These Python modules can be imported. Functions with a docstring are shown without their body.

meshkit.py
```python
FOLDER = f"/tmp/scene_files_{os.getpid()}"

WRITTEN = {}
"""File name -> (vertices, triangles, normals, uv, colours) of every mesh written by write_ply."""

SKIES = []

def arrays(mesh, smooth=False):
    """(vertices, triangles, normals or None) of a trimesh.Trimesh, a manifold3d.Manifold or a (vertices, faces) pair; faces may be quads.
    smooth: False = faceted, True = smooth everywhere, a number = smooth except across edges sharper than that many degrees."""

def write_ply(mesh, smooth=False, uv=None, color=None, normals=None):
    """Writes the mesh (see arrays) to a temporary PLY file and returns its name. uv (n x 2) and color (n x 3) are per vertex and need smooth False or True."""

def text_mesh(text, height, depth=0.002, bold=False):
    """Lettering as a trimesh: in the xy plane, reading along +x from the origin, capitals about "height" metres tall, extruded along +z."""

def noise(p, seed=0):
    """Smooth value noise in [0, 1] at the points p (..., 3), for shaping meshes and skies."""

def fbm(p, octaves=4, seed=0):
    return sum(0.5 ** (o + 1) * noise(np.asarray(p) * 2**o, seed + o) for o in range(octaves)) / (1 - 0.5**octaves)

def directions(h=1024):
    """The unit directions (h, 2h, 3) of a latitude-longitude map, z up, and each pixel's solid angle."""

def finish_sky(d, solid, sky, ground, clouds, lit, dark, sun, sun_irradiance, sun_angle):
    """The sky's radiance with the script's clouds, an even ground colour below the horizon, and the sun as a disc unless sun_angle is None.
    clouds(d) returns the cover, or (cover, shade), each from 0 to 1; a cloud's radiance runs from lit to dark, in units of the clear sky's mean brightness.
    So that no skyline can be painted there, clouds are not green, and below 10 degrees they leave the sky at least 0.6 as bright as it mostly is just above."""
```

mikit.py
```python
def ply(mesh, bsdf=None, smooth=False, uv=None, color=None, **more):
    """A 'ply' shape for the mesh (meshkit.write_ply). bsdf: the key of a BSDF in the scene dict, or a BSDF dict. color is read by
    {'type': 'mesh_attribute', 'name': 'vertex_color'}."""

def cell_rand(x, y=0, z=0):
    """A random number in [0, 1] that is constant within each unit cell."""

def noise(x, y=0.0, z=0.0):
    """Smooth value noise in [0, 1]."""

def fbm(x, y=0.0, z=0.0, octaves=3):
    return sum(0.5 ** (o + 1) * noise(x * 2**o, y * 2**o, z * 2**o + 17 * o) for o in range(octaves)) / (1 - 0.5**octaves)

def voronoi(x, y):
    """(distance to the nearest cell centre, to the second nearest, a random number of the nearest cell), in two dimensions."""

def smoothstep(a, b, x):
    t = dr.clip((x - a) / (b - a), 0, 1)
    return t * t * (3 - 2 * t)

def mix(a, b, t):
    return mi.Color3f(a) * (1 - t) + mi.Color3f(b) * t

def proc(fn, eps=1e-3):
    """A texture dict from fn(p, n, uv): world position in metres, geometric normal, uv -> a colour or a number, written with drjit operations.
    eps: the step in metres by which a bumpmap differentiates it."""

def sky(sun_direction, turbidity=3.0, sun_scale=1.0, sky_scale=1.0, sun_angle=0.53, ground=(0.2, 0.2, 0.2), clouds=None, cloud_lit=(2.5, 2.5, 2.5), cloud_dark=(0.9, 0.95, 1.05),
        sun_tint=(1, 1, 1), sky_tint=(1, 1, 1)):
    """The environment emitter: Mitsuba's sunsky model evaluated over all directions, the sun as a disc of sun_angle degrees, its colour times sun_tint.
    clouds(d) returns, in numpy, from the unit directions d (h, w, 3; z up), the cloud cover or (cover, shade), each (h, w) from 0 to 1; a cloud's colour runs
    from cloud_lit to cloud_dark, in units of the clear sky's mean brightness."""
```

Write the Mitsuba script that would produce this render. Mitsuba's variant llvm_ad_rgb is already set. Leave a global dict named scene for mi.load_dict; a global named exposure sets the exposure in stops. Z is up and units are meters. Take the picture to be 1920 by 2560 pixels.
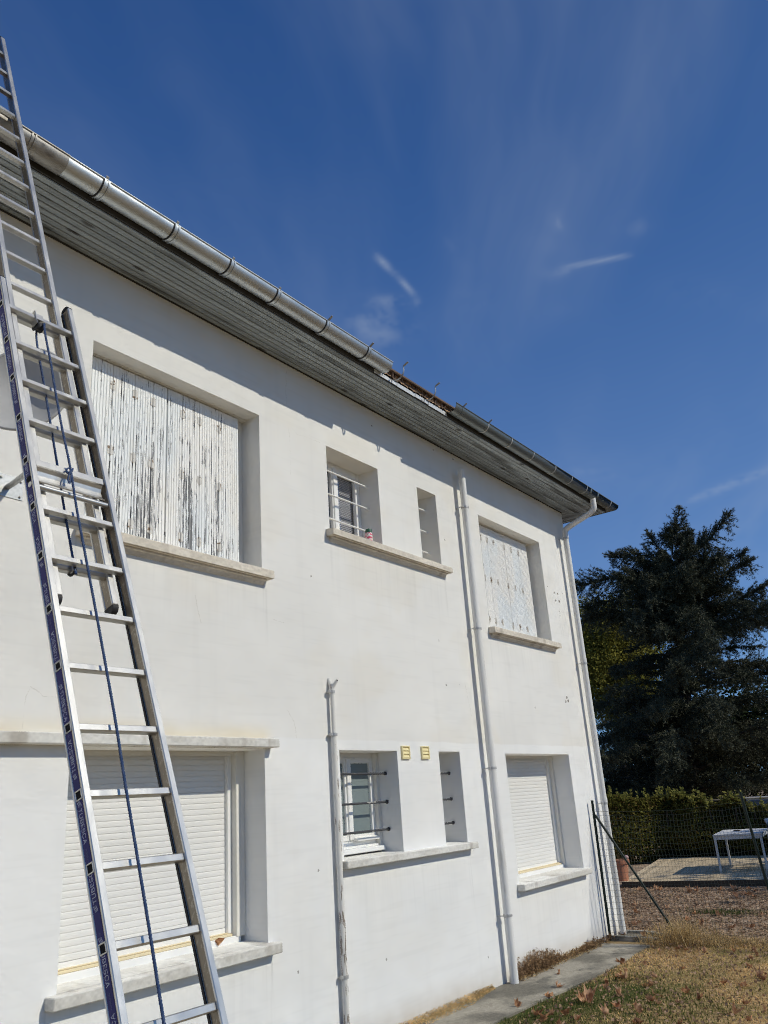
import math, random
import numpy as np, drjit as dr, mitsuba as mi
import trimesh, manifold3d as m3
import mikit, meshkit
from mikit import proc, noise, fbm, voronoi, cell_rand, smoothstep, mix, ply

scene, labels = {}, {}
T = mi.ScalarTransform4f
rng = np.random.default_rng(7)
random.seed(7)

# ------------------------------------------------------------------ camera, sky, exposure
CAM = np.array([0.0, -5.12, 1.898])
FWD = np.array([0.774598, 0.539243, 0.330477])
UP = np.array([-0.230251, -0.246235, 0.941463])
scene['camera'] = {'type': 'perspective', 'fov': 49.54, 'fov_axis': 'x', 'near_clip': 0.1, 'far_clip': 3000.0,
                   'to_world': T().look_at(origin=CAM.tolist(), target=(CAM + FWD).tolist(), up=UP.tolist())}
SUN = np.array([0.30, -1.0, 0.80])


def hash3(i, j, k):
    h = (i * 374761393 + j * 668265263 + k * 1274126177) & 0xFFFFFFFF
    h = ((h ^ (h >> 13)) * 1103515245) & 0xFFFFFFFF
    return ((h ^ (h >> 16)) & 0xFFFF) / 65535.0


def vnoise(p):
    p = np.asarray(p, float)
    i = np.floor(p).astype(np.int64)
    t = p - i
    t = t * t * (3 - 2 * t)
    r = 0
    for a in (0, 1):
        for b in (0, 1):
            for c in (0, 1):
                w = (t[..., 0] if a else 1 - t[..., 0]) * (t[..., 1] if b else 1 - t[..., 1]) * (t[..., 2] if c else 1 - t[..., 2])
                r = r + w * hash3(i[..., 0] + a, i[..., 1] + b, i[..., 2] + c)
    return r


def vfbm(p, o=4):
    return sum(0.5 ** (k + 1) * vnoise(np.asarray(p) * 2 ** k + 11.3 * k) for k in range(o)) / (1 - 0.5 ** o)


def clouds(d):
    # thin cirrus: streaky noise on a high plane, a few torn wisps and an old contrail
    z = np.maximum(d[..., 2], 0.03)
    u, v = d[..., 0] / z, d[..., 1] / z
    q = np.stack([u * 0.91 + v * 0.41, -u * 0.41 + v * 0.91], -1)
    warp = vfbm(np.stack([q[..., 0] * 1.1, q[..., 1] * 1.4, np.full_like(u, 3.7)], -1), 4)
    streak = vfbm(np.stack([q[..., 0] * 1.5 + 1.2 * warp, q[..., 1] * 5.5 + 1.8 * warp, np.full_like(u, 8.1)], -1), 6)
    patch = np.clip((vfbm(np.stack([q[..., 0] * 1.0, q[..., 1] * 1.6, np.full_like(u, 21.3)], -1), 3) - 0.30) / 0.35, 0, 1)
    veil = np.clip((streak - 0.40) / 0.38, 0, 1) ** 1.6 * patch * 0.115 + 0.165 * np.exp(-((d[..., 2] - 0.12) / 0.38) ** 2)
    fine = 0.5 * vfbm(np.stack([q[..., 0] * 8, q[..., 1] * 20, np.full_like(u, 1.5)], -1), 5) + 0.5 * vfbm(np.stack([q[..., 0] * 22, q[..., 1] * 22, np.full_like(u, 5.5)], -1), 4)

    def seg(a, b, w, amp):
        a, b = np.array(a) / np.linalg.norm(a), np.array(b) / np.linalg.norm(b)
        ab = b - a
        t = np.clip(((d - a) @ ab) / (ab @ ab), 0, 1)
        dist = np.linalg.norm(d - (a + t[..., None] * ab), axis=-1) + (fine - 0.5) * w * 2.6
        return amp * np.exp(-(dist / w) ** 2) * np.clip((fine - 0.33) / 0.28, 0.05, 1) * np.sin(np.pi * np.clip(t * 0.86 + 0.07, 0, 1)) ** 0.5
    c = veil
    for a, b, w, amp in (((0.664, 0.452, 0.595), (0.690, 0.440, 0.575), .0050, .50), ((0.690, 0.440, 0.575), (0.713, 0.430, 0.552), .0045, .44), ((0.713, 0.430, 0.552), (0.722, 0.432, 0.54), .005, .34),
                         ((0.683, 0.478, 0.552), (0.712, 0.440, 0.549), .008, .34), ((0.683, 0.500, 0.532), (0.72, 0.455, 0.525), .032, .38),
                         ((0.784, 0.275, 0.556), (0.808, 0.206, 0.553), .0042, .42), ((0.780, 0.290, 0.554), (0.790, 0.265, 0.553), .009, .30), ((0.752, 0.30, 0.587), (0.785, 0.255, 0.565), .016, .12), ((0.70, 0.38, 0.605), (0.735, 0.365, 0.572), .018, .10), ((0.735, 0.395, 0.551), (0.765, 0.36, 0.534), .016, .11), ((0.835, 0.19, 0.517), (0.86, 0.13, 0.494), .016, .12), ((0.785, 0.288, 0.55), (0.77, 0.30, 0.557), .008, .18), ((0.748, 0.268, 0.607), (0.765, 0.262, 0.588), .010, .28), ((0.79, 0.205, 0.578), (0.80, 0.18, 0.572), .018, .15),
                         ((0.925, 0.235, 0.297), (0.95, 0.09, 0.325), .008, .42), ((0.80, 0.30, 0.52), (0.81, 0.28, 0.515), .012, .10),
                         ((0.86, 0.36, 0.36), (0.90, 0.28, 0.335), .030, .20)):
        c = np.maximum(c, seg(a, b, w, amp)) + 0.25 * np.minimum(c, seg(a, b, w, amp))
    return np.clip(c, 0, 1)


scene['sky'] = mikit.sky(SUN, turbidity=2.4, sun_scale=1.0, sky_scale=0.72, sky_tint=(0.61, 1.18, 1.93), sun_tint=(0.90, 1.05, 1.26), ground=(0.20, 0.19, 0.15),
                         clouds=clouds, cloud_lit=(2.3, 2.7, 3.2), cloud_dark=(1.2, 1.25, 1.35))
exposure = 1.15

# ------------------------------------------------------------------ helpers
def num(k):
    if k not in scene and k not in labels and not any(s.startswith(k + '__') for s in scene):
        return k
    i = 1
    while True:
        n = f'{k}_{i:03d}'
        if n not in scene and n not in labels and not any(s.startswith(n + '__') for s in scene):
            return n
        i += 1


COUNT = {}
def pnum(k):
    c = COUNT.get(k, 0)
    COUNT[k] = c + 1
    return k if c == 0 else f'{k}_{c:03d}'


def thing(name, label, cat, group=None, kind=None):
    key = pnum(name)
    labels[key] = {'label': label, 'category': cat}
    if group: labels[key]['group'] = group
    if kind: labels[key]['kind'] = kind
    return key


def part(parent, name, mesh, bsdf, smooth=False, label=None, kind=None, **kw):
    key = pnum(f'{parent}__{name}')
    scene[key] = ply(mesh, bsdf, smooth=smooth, **kw)
    if label or kind:
        labels[key] = {}
        if label: labels[key]['label'] = label
        if kind: labels[key]['kind'] = kind
    return key


def solo(name, label, cat, mesh, bsdf, smooth=False, group=None, kind=None, **kw):
    key = thing(name, label, cat, group, kind)
    scene[key] = ply(mesh, bsdf, smooth=smooth, **kw)
    return key


def struct(name, mesh, bsdf, label, smooth=False, **kw):
    scene[name] = ply(mesh, bsdf, smooth=smooth, **kw)
    labels[name] = {'label': label, 'kind': 'structure'}


def cat(*ms):
    vs, fs, o = [], [], 0
    for v, f in ms:
        v, f = np.asarray(v, float), np.asarray(f, int)
        if f.shape[1] == 4:
            f = np.vstack([f[:, [0, 1, 2]], f[:, [0, 2, 3]]])
        vs.append(v); fs.append(f + o); o += len(v)
    return np.vstack(vs), np.vstack(fs)


def man(m):
    a = m.to_mesh()
    return np.array(a.vert_properties[:, :3], float), np.array(a.tri_verts, int)


def box(x0, x1, y0, y1, z0, z1):
    return man(m3.Manifold.cube([x1 - x0, y1 - y0, z1 - z0]).translate([x0, y0, z0]))


def cham(x0, x1, y0, y1, z0, z1, c=0.004):
    p = []
    for sx in (0, 1):
        for sy in (0, 1):
            for sz in (0, 1):
                X, Y, Z = (x0, x1)[sx], (y0, y1)[sy], (z0, z1)[sz]
                dx, dy, dz = (c, -c)[sx], (c, -c)[sy], (c, -c)[sz]
                p += [(X + dx, Y + dy, Z), (X + dx, Y, Z + dz), (X, Y + dy, Z + dz)]
    return man(m3.Manifold.hull_points(np.array(p)))


def prism(poly, h0, h1, axes='yzx'):
    """Extrudes the 2-D polygon; axes names where (poly u, poly v, extrusion) go."""
    m = m3.CrossSection([np.asarray(poly, float).tolist()], m3.FillRule.NonZero).extrude(h1 - h0)
    v, f = man(m)
    v[:, 2] += h0
    o = np.zeros_like(v)
    for i, a in enumerate(axes):
        o[:, 'xyz'.index(a)] = v[:, i]
    if {'yzx': 1, 'xyz': 1, 'zxy': 1}.get(axes, -1) < 0:
        f = f[:, ::-1]
    return o, f


def tube(path, r, n=10, caps=True):
    p = np.asarray(path, float)
    r = np.broadcast_to(np.asarray(r, float), (len(p),))
    t = np.gradient(p, axis=0)
    t /= np.linalg.norm(t, axis=1, keepdims=True) + 1e-12
    a = np.cross(t[0], [0, 0, 1.0] if abs(t[0][2]) < 0.9 else [1.0, 0, 0])
    A = []
    for k in range(len(p)):
        a = a - t[k] * (a @ t[k]); a /= np.linalg.norm(a) + 1e-12
        A.append(a)
    A = np.array(A); B = np.cross(t, A)
    g = np.arange(n) * 2 * np.pi / n
    v = p[:, None] + r[:, None, None] * (np.cos(g)[None, :, None] * A[:, None] + np.sin(g)[None, :, None] * B[:, None])
    v = v.reshape(-1, 3)
    i, j = np.meshgrid(np.arange(len(p) - 1), np.arange(n), indexing='ij')
    q = np.stack([i * n + j, i * n + (j + 1) % n, (i + 1) * n + (j + 1) % n, (i + 1) * n + j], -1).reshape(-1, 4)
    f = np.vstack([q[:, [0, 1, 2]], q[:, [0, 2, 3]]])
    if caps:
        c0, c1 = len(v), len(v) + 1
        v = np.vstack([v, p[:1], p[-1:]])
        k = np.arange(n)
        f = np.vstack([f, np.stack([k * 0 + c0, (k + 1) % n, k], 1), np.stack([k * 0 + c1, (len(p) - 1) * n + k, (len(p) - 1) * n + (k + 1) % n], 1)])
    return v, f


def ring(c, axis, R, r0, h):
    """A flat clamp band round an upright pipe."""
    pts = [(R, -h / 2), (R + r0, -h / 2), (R + r0, h / 2), (R, h / 2)]
    m = trimesh.creation.revolve(np.array(pts + pts[:1]), sections=24)
    return np.array(m.vertices) + np.asarray(c), np.array(m.faces)


def lathe(prof, c=(0, 0, 0), n=24):
    m = trimesh.creation.revolve(np.array(prof, float), sections=n)
    return np.array(m.vertices) + np.asarray(c), np.array(m.faces)


def smoothpath(pts, n=8):
    """Catmull-Rom through the points."""
    p = np.asarray(pts, float)
    q = np.vstack([2 * p[0] - p[1], p, 2 * p[-1] - p[-2]])
    out = []
    for i in range(1, len(q) - 2):
        for t in np.linspace(0, 1, n, endpoint=False):
            out.append(0.5 * (2 * q[i] + (q[i + 1] - q[i - 1]) * t + (2 * q[i - 1] - 5 * q[i] + 4 * q[i + 1] - q[i + 2]) * t ** 2 + (-q[i - 1] + 3 * q[i] - 3 * q[i + 1] + q[i + 2]) * t ** 3))
    out.append(p[-1])
    return np.array(out)


# ------------------------------------------------------------------ materials
def mat(name, color, rough=0.6, metallic=0.0, spec=0.4, bump=None, bscale=1.0, eps=1e-3, **kw):
    def tex(c):
        if callable(c): return proc(c)
        if isinstance(c, (tuple, list)): return {'type': 'rgb', 'value': list(c)}
        return c
    b = {'type': 'principled', 'base_color': tex(color), 'roughness': tex(rough), 'metallic': metallic, 'specular': spec, **kw}
    if bump is not None:
        b = {'type': 'bumpmap', 'arbitrary': proc(bump, eps), 'scale': bscale, 'nested': b}
        b = {'type': 'bumpmap', 'tex': b['arbitrary'], 'scale': bscale, 'bsdf': b['nested']}
    scene[name] = {'type': 'twosided', 'bsdf': b}
    return name


CRACKS = [[(5.761, 6.20), (5.746, 5.922), (5.752, 5.687), (5.78, 5.485), (5.775, 5.05)], [(5.78, 5.60), (5.902, 5.525), (6.001, 5.54), (6.256, 5.55)],
          [(3.139, 3.209), (3.152, 3.174), (3.229, 3.151)], [(3.149, 2.788), (3.117, 2.718), (3.11, 2.52)], [(3.149, 2.788), (3.23, 2.725), (3.324, 2.723)],
          [(5.628, 2.741), (5.726, 2.647), (5.745, 2.50)], [(5.866, 2.636), (6.008, 2.586)], [(8.796, 3.221), (8.88, 2.816)], [(5.42, 3.55), (5.62, 3.53)], [(4.55, 3.62), (4.62, 3.40)]]
MARKS = [(11.793, 4.799, .03), (11.908, 4.799, .025), (11.806, 4.673, .03), (11.933, 4.678, .03), (11.566, 4.86, .014), (12.112, 4.838, .014), (11.885, 4.511, .014), (11.885, 4.448, .014), (11.724, 3.201, .03),
         (11.757, 3.152, .03), (11.672, 3.135, .025), (8.371, 3.15, .012), (8.666, 3.171, .012), (7.227, 6.072, .016), (8.577, 6.191, .014)]


def wall_color(p, n, uv):
    x, y, z = p.x, p.y, p.z
    lower = 1 - smoothstep(2.495, 2.515, z + 0.018 * (noise(x * 5, z * 3) - 0.5))
    big = fbm(x * 0.7, y * 0.7, z * 0.9, 4)
    med = fbm(x * 3.1, y * 3, z * 2.3 + 5, 3)
    c = mix((0.750, 0.740, 0.705), (0.790, 0.788, 0.770), lower)
    c = c * (0.905 + 0.15 * big + 0.06 * (med - 0.5))
    c = mix(c, (0.70, 0.655, 0.56), 0.30 * smoothstep(0.50, 0.72, fbm(x * 1.3 + 4, z * 1.6, 6.0, 4)) * (1 - 0.6 * lower))
    c = c * (1 - 0.028 * smoothstep(0.52, 0.72, fbm(x * 2.2, z * 26, 2.5, 3)))
    # roller / brush marks, drips and dust
    drip = fbm(x * 9, z * 0.7, 3.0, 3)
    c = c * (1 - 0.02 * smoothstep(0.58, 0.8, drip))
    # grey smudges on the lower wall
    sm = mi.Float(0)
    for cx, cz, rx, rz, a in ((7.41, 1.92, .13, .22, .10), (6.60, 1.15, .10, .16, .14), (6.62, 0.92, .10, .14, .12), (7.65, 0.95, .6, .22, .07), (5.77, 0.38, .12, .16, .12), (7.40, 2.56, .17, .05, .07), (8.03, 1.24, .2, .25, .05)):
        d = dr.square((x - cx) / rx) + dr.square((z - cz) / rz)
        sm = dr.maximum(sm, a * dr.exp(-d) * (0.4 + 1.1 * med))
    c = mix(c, (0.50, 0.53, 0.53), sm)
    # faint dirty runs below the sills
    for sx0, sx1, sz in ((3.40, 5.41, 3.88), (6.29, 8.60, 4.51), (9.53, 11.56, 3.89), (3.38, 5.40, 0.85), (6.26, 8.59, 1.37), (9.55, 11.57, 0.82)):
        ends = dr.exp(-dr.square((x - sx0 - 0.03) / 0.05)) + dr.exp(-dr.square((x - sx1 + 0.03) / 0.05)) + 0.45
        run = smoothstep(sx0 - 0.02, sx0 + 0.02, x) * smoothstep(sx1 + 0.02, sx1 - 0.02, x) * smoothstep(sz - 0.75, sz - 0.05, z) * smoothstep(sz + 0.01, sz - 0.01, z)
        c = c * (1 - 0.10 * run * ends * smoothstep(0.45, 0.75, fbm(x * 24, z * 1.2, 4.4, 3)))
    # ochre damp line above the concrete lintel, and earth splash at the foot
    och = smoothstep(2.66, 2.485, z) * smoothstep(2.47, 2.49, z) * smoothstep(5.5, 5.3, x) * (0.25 + 0.9 * fbm(x * 2.2, z * 9, 2.0, 3))
    c = mix(c, (0.62, 0.50, 0.28), 0.55 * och)
    foot = smoothstep(0.26, -0.06, z + 0.12 * (med - 0.5)) * (0.15 + 0.5 * fbm(x * 4, z * 5, 0.5, 3))
    c = mix(c, (0.40, 0.33, 0.23), foot)
    # fine specks
    sp = voronoi(x * 2.3 + y, z * 2.3)
    c = mix(c, (0.22, 0.20, 0.17), dr.select((sp[0] < 0.026) & (sp[2] > 0.95), 0.75, 0.0))
    # hairline cracks
    wob = 0.02 * (fbm(x * 14, z * 14, 1.0, 3) - 0.5)
    dm = mi.Float(9)
    for ln in CRACKS:
        for (ax, az), (bx, bz) in zip(ln[:-1], ln[1:]):
            L2 = (bx - ax) ** 2 + (bz - az) ** 2
            t = dr.clip(((x - ax) * (bx - ax) + (z - az) * (bz - az)) / L2, 0, 1)
            dm = dr.minimum(dm, dr.sqrt(dr.square(x + wob - ax - t * (bx - ax)) + dr.square(z + 0.7 * wob - az - t * (bz - az))))
    c = mix(c, (0.38, 0.35, 0.29), 0.32 * smoothstep(0.005, 0.001, dm) * smoothstep(0.3, 0.5, fbm(x * 3, z * 3, 8.0, 2)))
    mk = mi.Float(0)
    for mx, mz, r in MARKS:
        dd = dr.maximum(abs(x - mx) * 0.6, abs(z - mz)) + 0.5 * r * (noise(x * 60, z * 60) - 0.4)
        mk = dr.maximum(mk, dr.select(dd < 0.55 * r, 0.85, 0.0))
    c = mix(c, (0.14, 0.12, 0.10), mk)
    return c


def stucco(p, n, uv):
    return 0.0022 * fbm(p.x * 55, p.y * 55, p.z * 55, 2) + 0.006 * fbm(p.x * 6, p.y * 6, p.z * 6, 2)


mat('mat_wall', wall_color, 0.85, spec=0.25, bump=stucco, eps=3e-3)


def concrete(c0, c1, s=1.0):
    def f(p, n, uv):
        b = fbm(p.x * 3 * s, p.y * 3 * s, p.z * 5 * s, 4)
        g = fbm(p.x * 40, p.y * 40, p.z * 40, 2)
        st = fbm(p.x * 7, p.y * 2, p.z * 0.8, 3)
        c = mix(c0, c1, smoothstep(0.3, 0.7, b)) * (0.82 + 0.36 * g)
        return mix(c, (0.25, 0.21, 0.16), 0.5 * smoothstep(0.56, 0.78, st))
    return f


mat('mat_sill_upper', concrete((0.66, 0.605, 0.515), (0.55, 0.50, 0.42)), 0.85, bump=lambda p, n, uv: 0.003 * fbm(p.x * 45, p.y * 45, p.z * 45, 2), eps=3e-3)
mat('mat_sill_lower', concrete((0.66, 0.65, 0.61), (0.55, 0.53, 0.48)), 0.85, bump=lambda p, n, uv: 0.003 * fbm(p.x * 35, p.y * 35, p.z * 35, 2), eps=3e-3)
mat('mat_path', lambda p, n, uv: mix(mix((0.29, 0.265, 0.215), (0.135, 0.124, 0.10), smoothstep(0.35, 0.65, fbm(p.x * 1.7, p.y * 2.5, 1.0, 4))), (0.10, 0.095, 0.08), 0.75 * smoothstep(0.55, 0.8, fbm(p.x * 5, p.y * 6, 7.0, 4))) * (0.75 + 0.5 * fbm(p.x * 50, p.y * 50, 0.0, 2)),
    0.9, bump=lambda p, n, uv: 0.006 * fbm(p.x * 22, p.y * 22, 0.0, 3), eps=4e-3)
mat('mat_kerb', lambda p, n, uv: mix((0.34, 0.32, 0.28), (0.12, 0.115, 0.10), smoothstep(0.4, 0.65, fbm(p.x * 6, p.y * 6, p.z * 9, 3))), 0.9)


def wood_soffit(p, n, uv):
    # boards run along x on the front and along y on the side: grain follows world position, the row changes the tone
    side = smoothstep(12.53, 12.55, p.x + 1.12 * dr.minimum(p.y, 0))
    row = dr.select(side > 0.5, dr.floor((p.x - 12.545) / 0.0635), dr.floor((p.y + 0.541) / 0.0635))
    a = dr.select(side > 0.5, p.y, p.x)
    b = dr.select(side > 0.5, p.x, p.y)
    g = fbm(a * 1.8 + row * 7.3, b * 42 + row * 3.1, 0.0, 4)
    fine = fbm(a * 9 + row * 3, b * 190, 4.0, 2)
    blot = fbm(a * 0.9 + row * 1.7, b * 5, 2.0, 3)
    t = cell_rand(row, dr.floor((a + 3.1 * cell_rand(row, 4)) / 3.3), 9)
    c = mix((0.225, 0.262, 0.285), (0.50, 0.555, 0.59), 0.85 * g + 0.15 * fine)
    c = c * (0.72 + 0.42 * t)
    c = mix(c, (0.07, 0.072, 0.068), 0.75 * smoothstep(0.55, 0.78, blot))
    kn = voronoi(a * 1.1 + row * 5.7, b * 3)
    return mix(c, (0.05, 0.045, 0.04), 0.8 * smoothstep(0.10, 0.03, kn[0]))


mat('mat_soffit', wood_soffit, 0.7, spec=0.3)
mat('mat_dark_wood', (0.045, 0.043, 0.04), 0.8)


def peeling(p, n, uv):
    x, z = p.x, p.z
    big = x < 7.5
    base = mix((0.84, 0.83, 0.80), (0.79, 0.81, 0.81), smoothstep(0.4, 0.65, fbm(x * 3, z * 1.4, 3.0, 3)))
    base = mix(base, (0.74, 0.69, 0.57), dr.select(big, 0.2, 0.10) * smoothstep(0.62, 0.75, fbm(x * 6, z * 2.5, 9.0, 3)))
    # weathered streaks: concentrated along a few boards and towards the sill
    bandx = dr.exp(-dr.square((x - 4.17) / 0.13)) + 0.9 * dr.exp(-dr.square((x - 4.62) / 0.10)) + 0.8 * dr.exp(-dr.square((x - 4.93) / 0.09)) + 0.4 * dr.exp(-dr.square((x - 3.9) / 0.15)) + 0.15
    low = smoothstep(5.25, 4.05, z)
    amount = dr.select(big, dr.clip(bandx, 0, 1) * (0.45 + 0.42 * low) + 0.08 * low, -0.12 + 0.10 * low)
    st = fbm(x * 95, z * 2.6, 1.0, 4)
    ch = fbm(x * 170, z * 15, 5.0, 3)
    wear = 0.62 * st + 0.38 * ch + 0.26 * (amount - 0.5)
    k = smoothstep(0.582, 0.606, wear)
    gray = mix((0.11, 0.113, 0.118), (0.25, 0.255, 0.26), fbm(x * 120, z * 6, 2.0, 2))
    return mix(base, gray, k * 0.95)


mat('mat_shutter', peeling, 0.6, spec=0.35, bump=lambda p, n, uv: 0.0012 * fbm(p.x * 80, p.z * 4, 1.0, 3), eps=2e-3)
mat('mat_hinge', lambda p, n, uv: mix((0.62, 0.60, 0.56), (0.22, 0.15, 0.10), smoothstep(0.62, 0.7, fbm(p.x * 40, p.y * 40, p.z * 30, 2))), 0.6)
mat('mat_pvc', lambda p, n, uv: mi.Color3f(0.78, 0.775, 0.75) * (0.93 + 0.1 * fbm(p.x * 4, p.y * 4, p.z * 3, 3)), 0.38, spec=0.5)
mat('mat_lath', lambda p, n, uv: mix((0.74, 0.735, 0.715), (0.68, 0.67, 0.635), fbm(p.x * 2.2, p.y, p.z * 4, 3)), 0.5, spec=0.4)
mat('mat_cream_rail', (0.68, 0.58, 0.38), 0.5)
mat('mat_casing', lambda p, n, uv: mi.Color3f(0.70, 0.68, 0.62) * (0.9 + 0.18 * fbm(p.x * 5, p.y * 5, p.z * 2, 3)), 0.6)
mat('mat_vent', (0.76, 0.66, 0.36), 0.5)
mat('mat_vent_dark', (0.42, 0.33, 0.12), 0.6)
mat('mat_bar_white', (0.76, 0.75, 0.71), 0.4)
mat('mat_bar_dark', lambda p, n, uv: mix((0.055, 0.055, 0.06), (0.32, 0.31, 0.29), smoothstep(0.66, 0.72, fbm(p.x * 16, p.y * 16, p.z * 40, 3))), 0.5)
mat('mat_frosted', lambda p, n, uv: mix((0.13, 0.165, 0.165), (0.19, 0.23, 0.235), fbm(p.x * 1.5, 0.0, p.z * 2, 2)), 0.30, spec=0.6)
mat('mat_dark_pane', (0.02, 0.024, 0.026), 0.1, spec=0.6)
scene['mat_glass'] = {'type': 'thindielectric', 'int_ior': 1.5}


def blind(p, n, uv):
    row = dr.floor(p.z / 0.021)
    fz = p.z / 0.021 - row
    fx = p.x / 0.030 + 0.5 * (row - 2 * dr.floor(row / 2))
    fx = fx - dr.floor(fx)
    w = smoothstep(0.42, 0.50, fz) * smoothstep(1.0, 0.92, fz) * smoothstep(0.10, 0.2, fx)
    return mix((0.035, 0.04, 0.045), (0.46, 0.46, 0.50), w)


mat('mat_blind', blind, 0.6)
mat('mat_interior', (0.25, 0.24, 0.22), 0.9)
mat('mat_zinc_new', lambda p, n, uv: mix((0.47, 0.50, 0.51), (0.60, 0.62, 0.62), fbm(p.x * 5, p.y * 18, p.z * 18, 3)), lambda p, n, uv: 0.36 + 0.14 * fbm(p.x * 7, p.y * 9, p.z * 9, 3), metallic=0.85,
    bump=lambda p, n, uv: 0.004 * fbm(p.x * 9, p.y * 5, p.z * 5, 2), eps=4e-3)
mat('mat_zinc_old', lambda p, n, uv: mix((0.33, 0.315, 0.29), (0.14, 0.13, 0.12), smoothstep(0.42, 0.66, fbm(p.x * 9, p.y * 26, p.z * 20, 4))), 0.52, metallic=0.7,
    bump=lambda p, n, uv: 0.004 * fbm(p.x * 9, p.y * 9, p.z * 9, 2), eps=4e-3)
mat('mat_zinc_dark', lambda p, n, uv: mix((0.15, 0.17, 0.165), (0.23, 0.25, 0.245), fbm(p.x * 3, p.y * 12, p.z * 12, 3)), 0.36, metallic=0.55, spec=0.5)
mat('mat_flashing', lambda p, n, uv: mix((0.66, 0.68, 0.69), (0.40, 0.41, 0.40), smoothstep(0.55, 0.75, fbm(p.x * 9, p.y * 9, p.z * 25, 3))), 0.5, metallic=0.35)
mat('mat_rust_board', lambda p, n, uv: mix((0.42, 0.27, 0.16), (0.13, 0.09, 0.065), smoothstep(0.38, 0.62, fbm(p.x * 14, p.y * 10, p.z * 40, 4))), 0.9, bump=lambda p, n, uv: 0.01 * fbm(p.x * 25, p.y * 25, p.z * 50, 3), eps=4e-3)
mat('mat_galv', lambda p, n, uv: mix((0.34, 0.345, 0.34), (0.50, 0.505, 0.50), fbm(p.x * 45, p.y * 45, p.z * 45, 2)), 0.42, metallic=0.75)
mat('mat_tile', lambda p, n, uv: mix((0.17, 0.110, 0.080), (0.095, 0.070, 0.056), fbm(p.x * 5, p.y * 5, p.z * 5, 3)), 0.85)
def pipe_color(p, n, uv):
    c = mix((0.735, 0.73, 0.715), (0.64, 0.63, 0.595), fbm(p.x * 3, p.y * 3, p.z * 1.6, 3))
    return mix(c, (0.42, 0.38, 0.31), 0.5 * smoothstep(0.6, 0.8, fbm(p.x * 16, p.y * 16, p.z * 2.2, 3)))
mat('mat_pipe', pipe_color, 0.42, spec=0.45)
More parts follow.
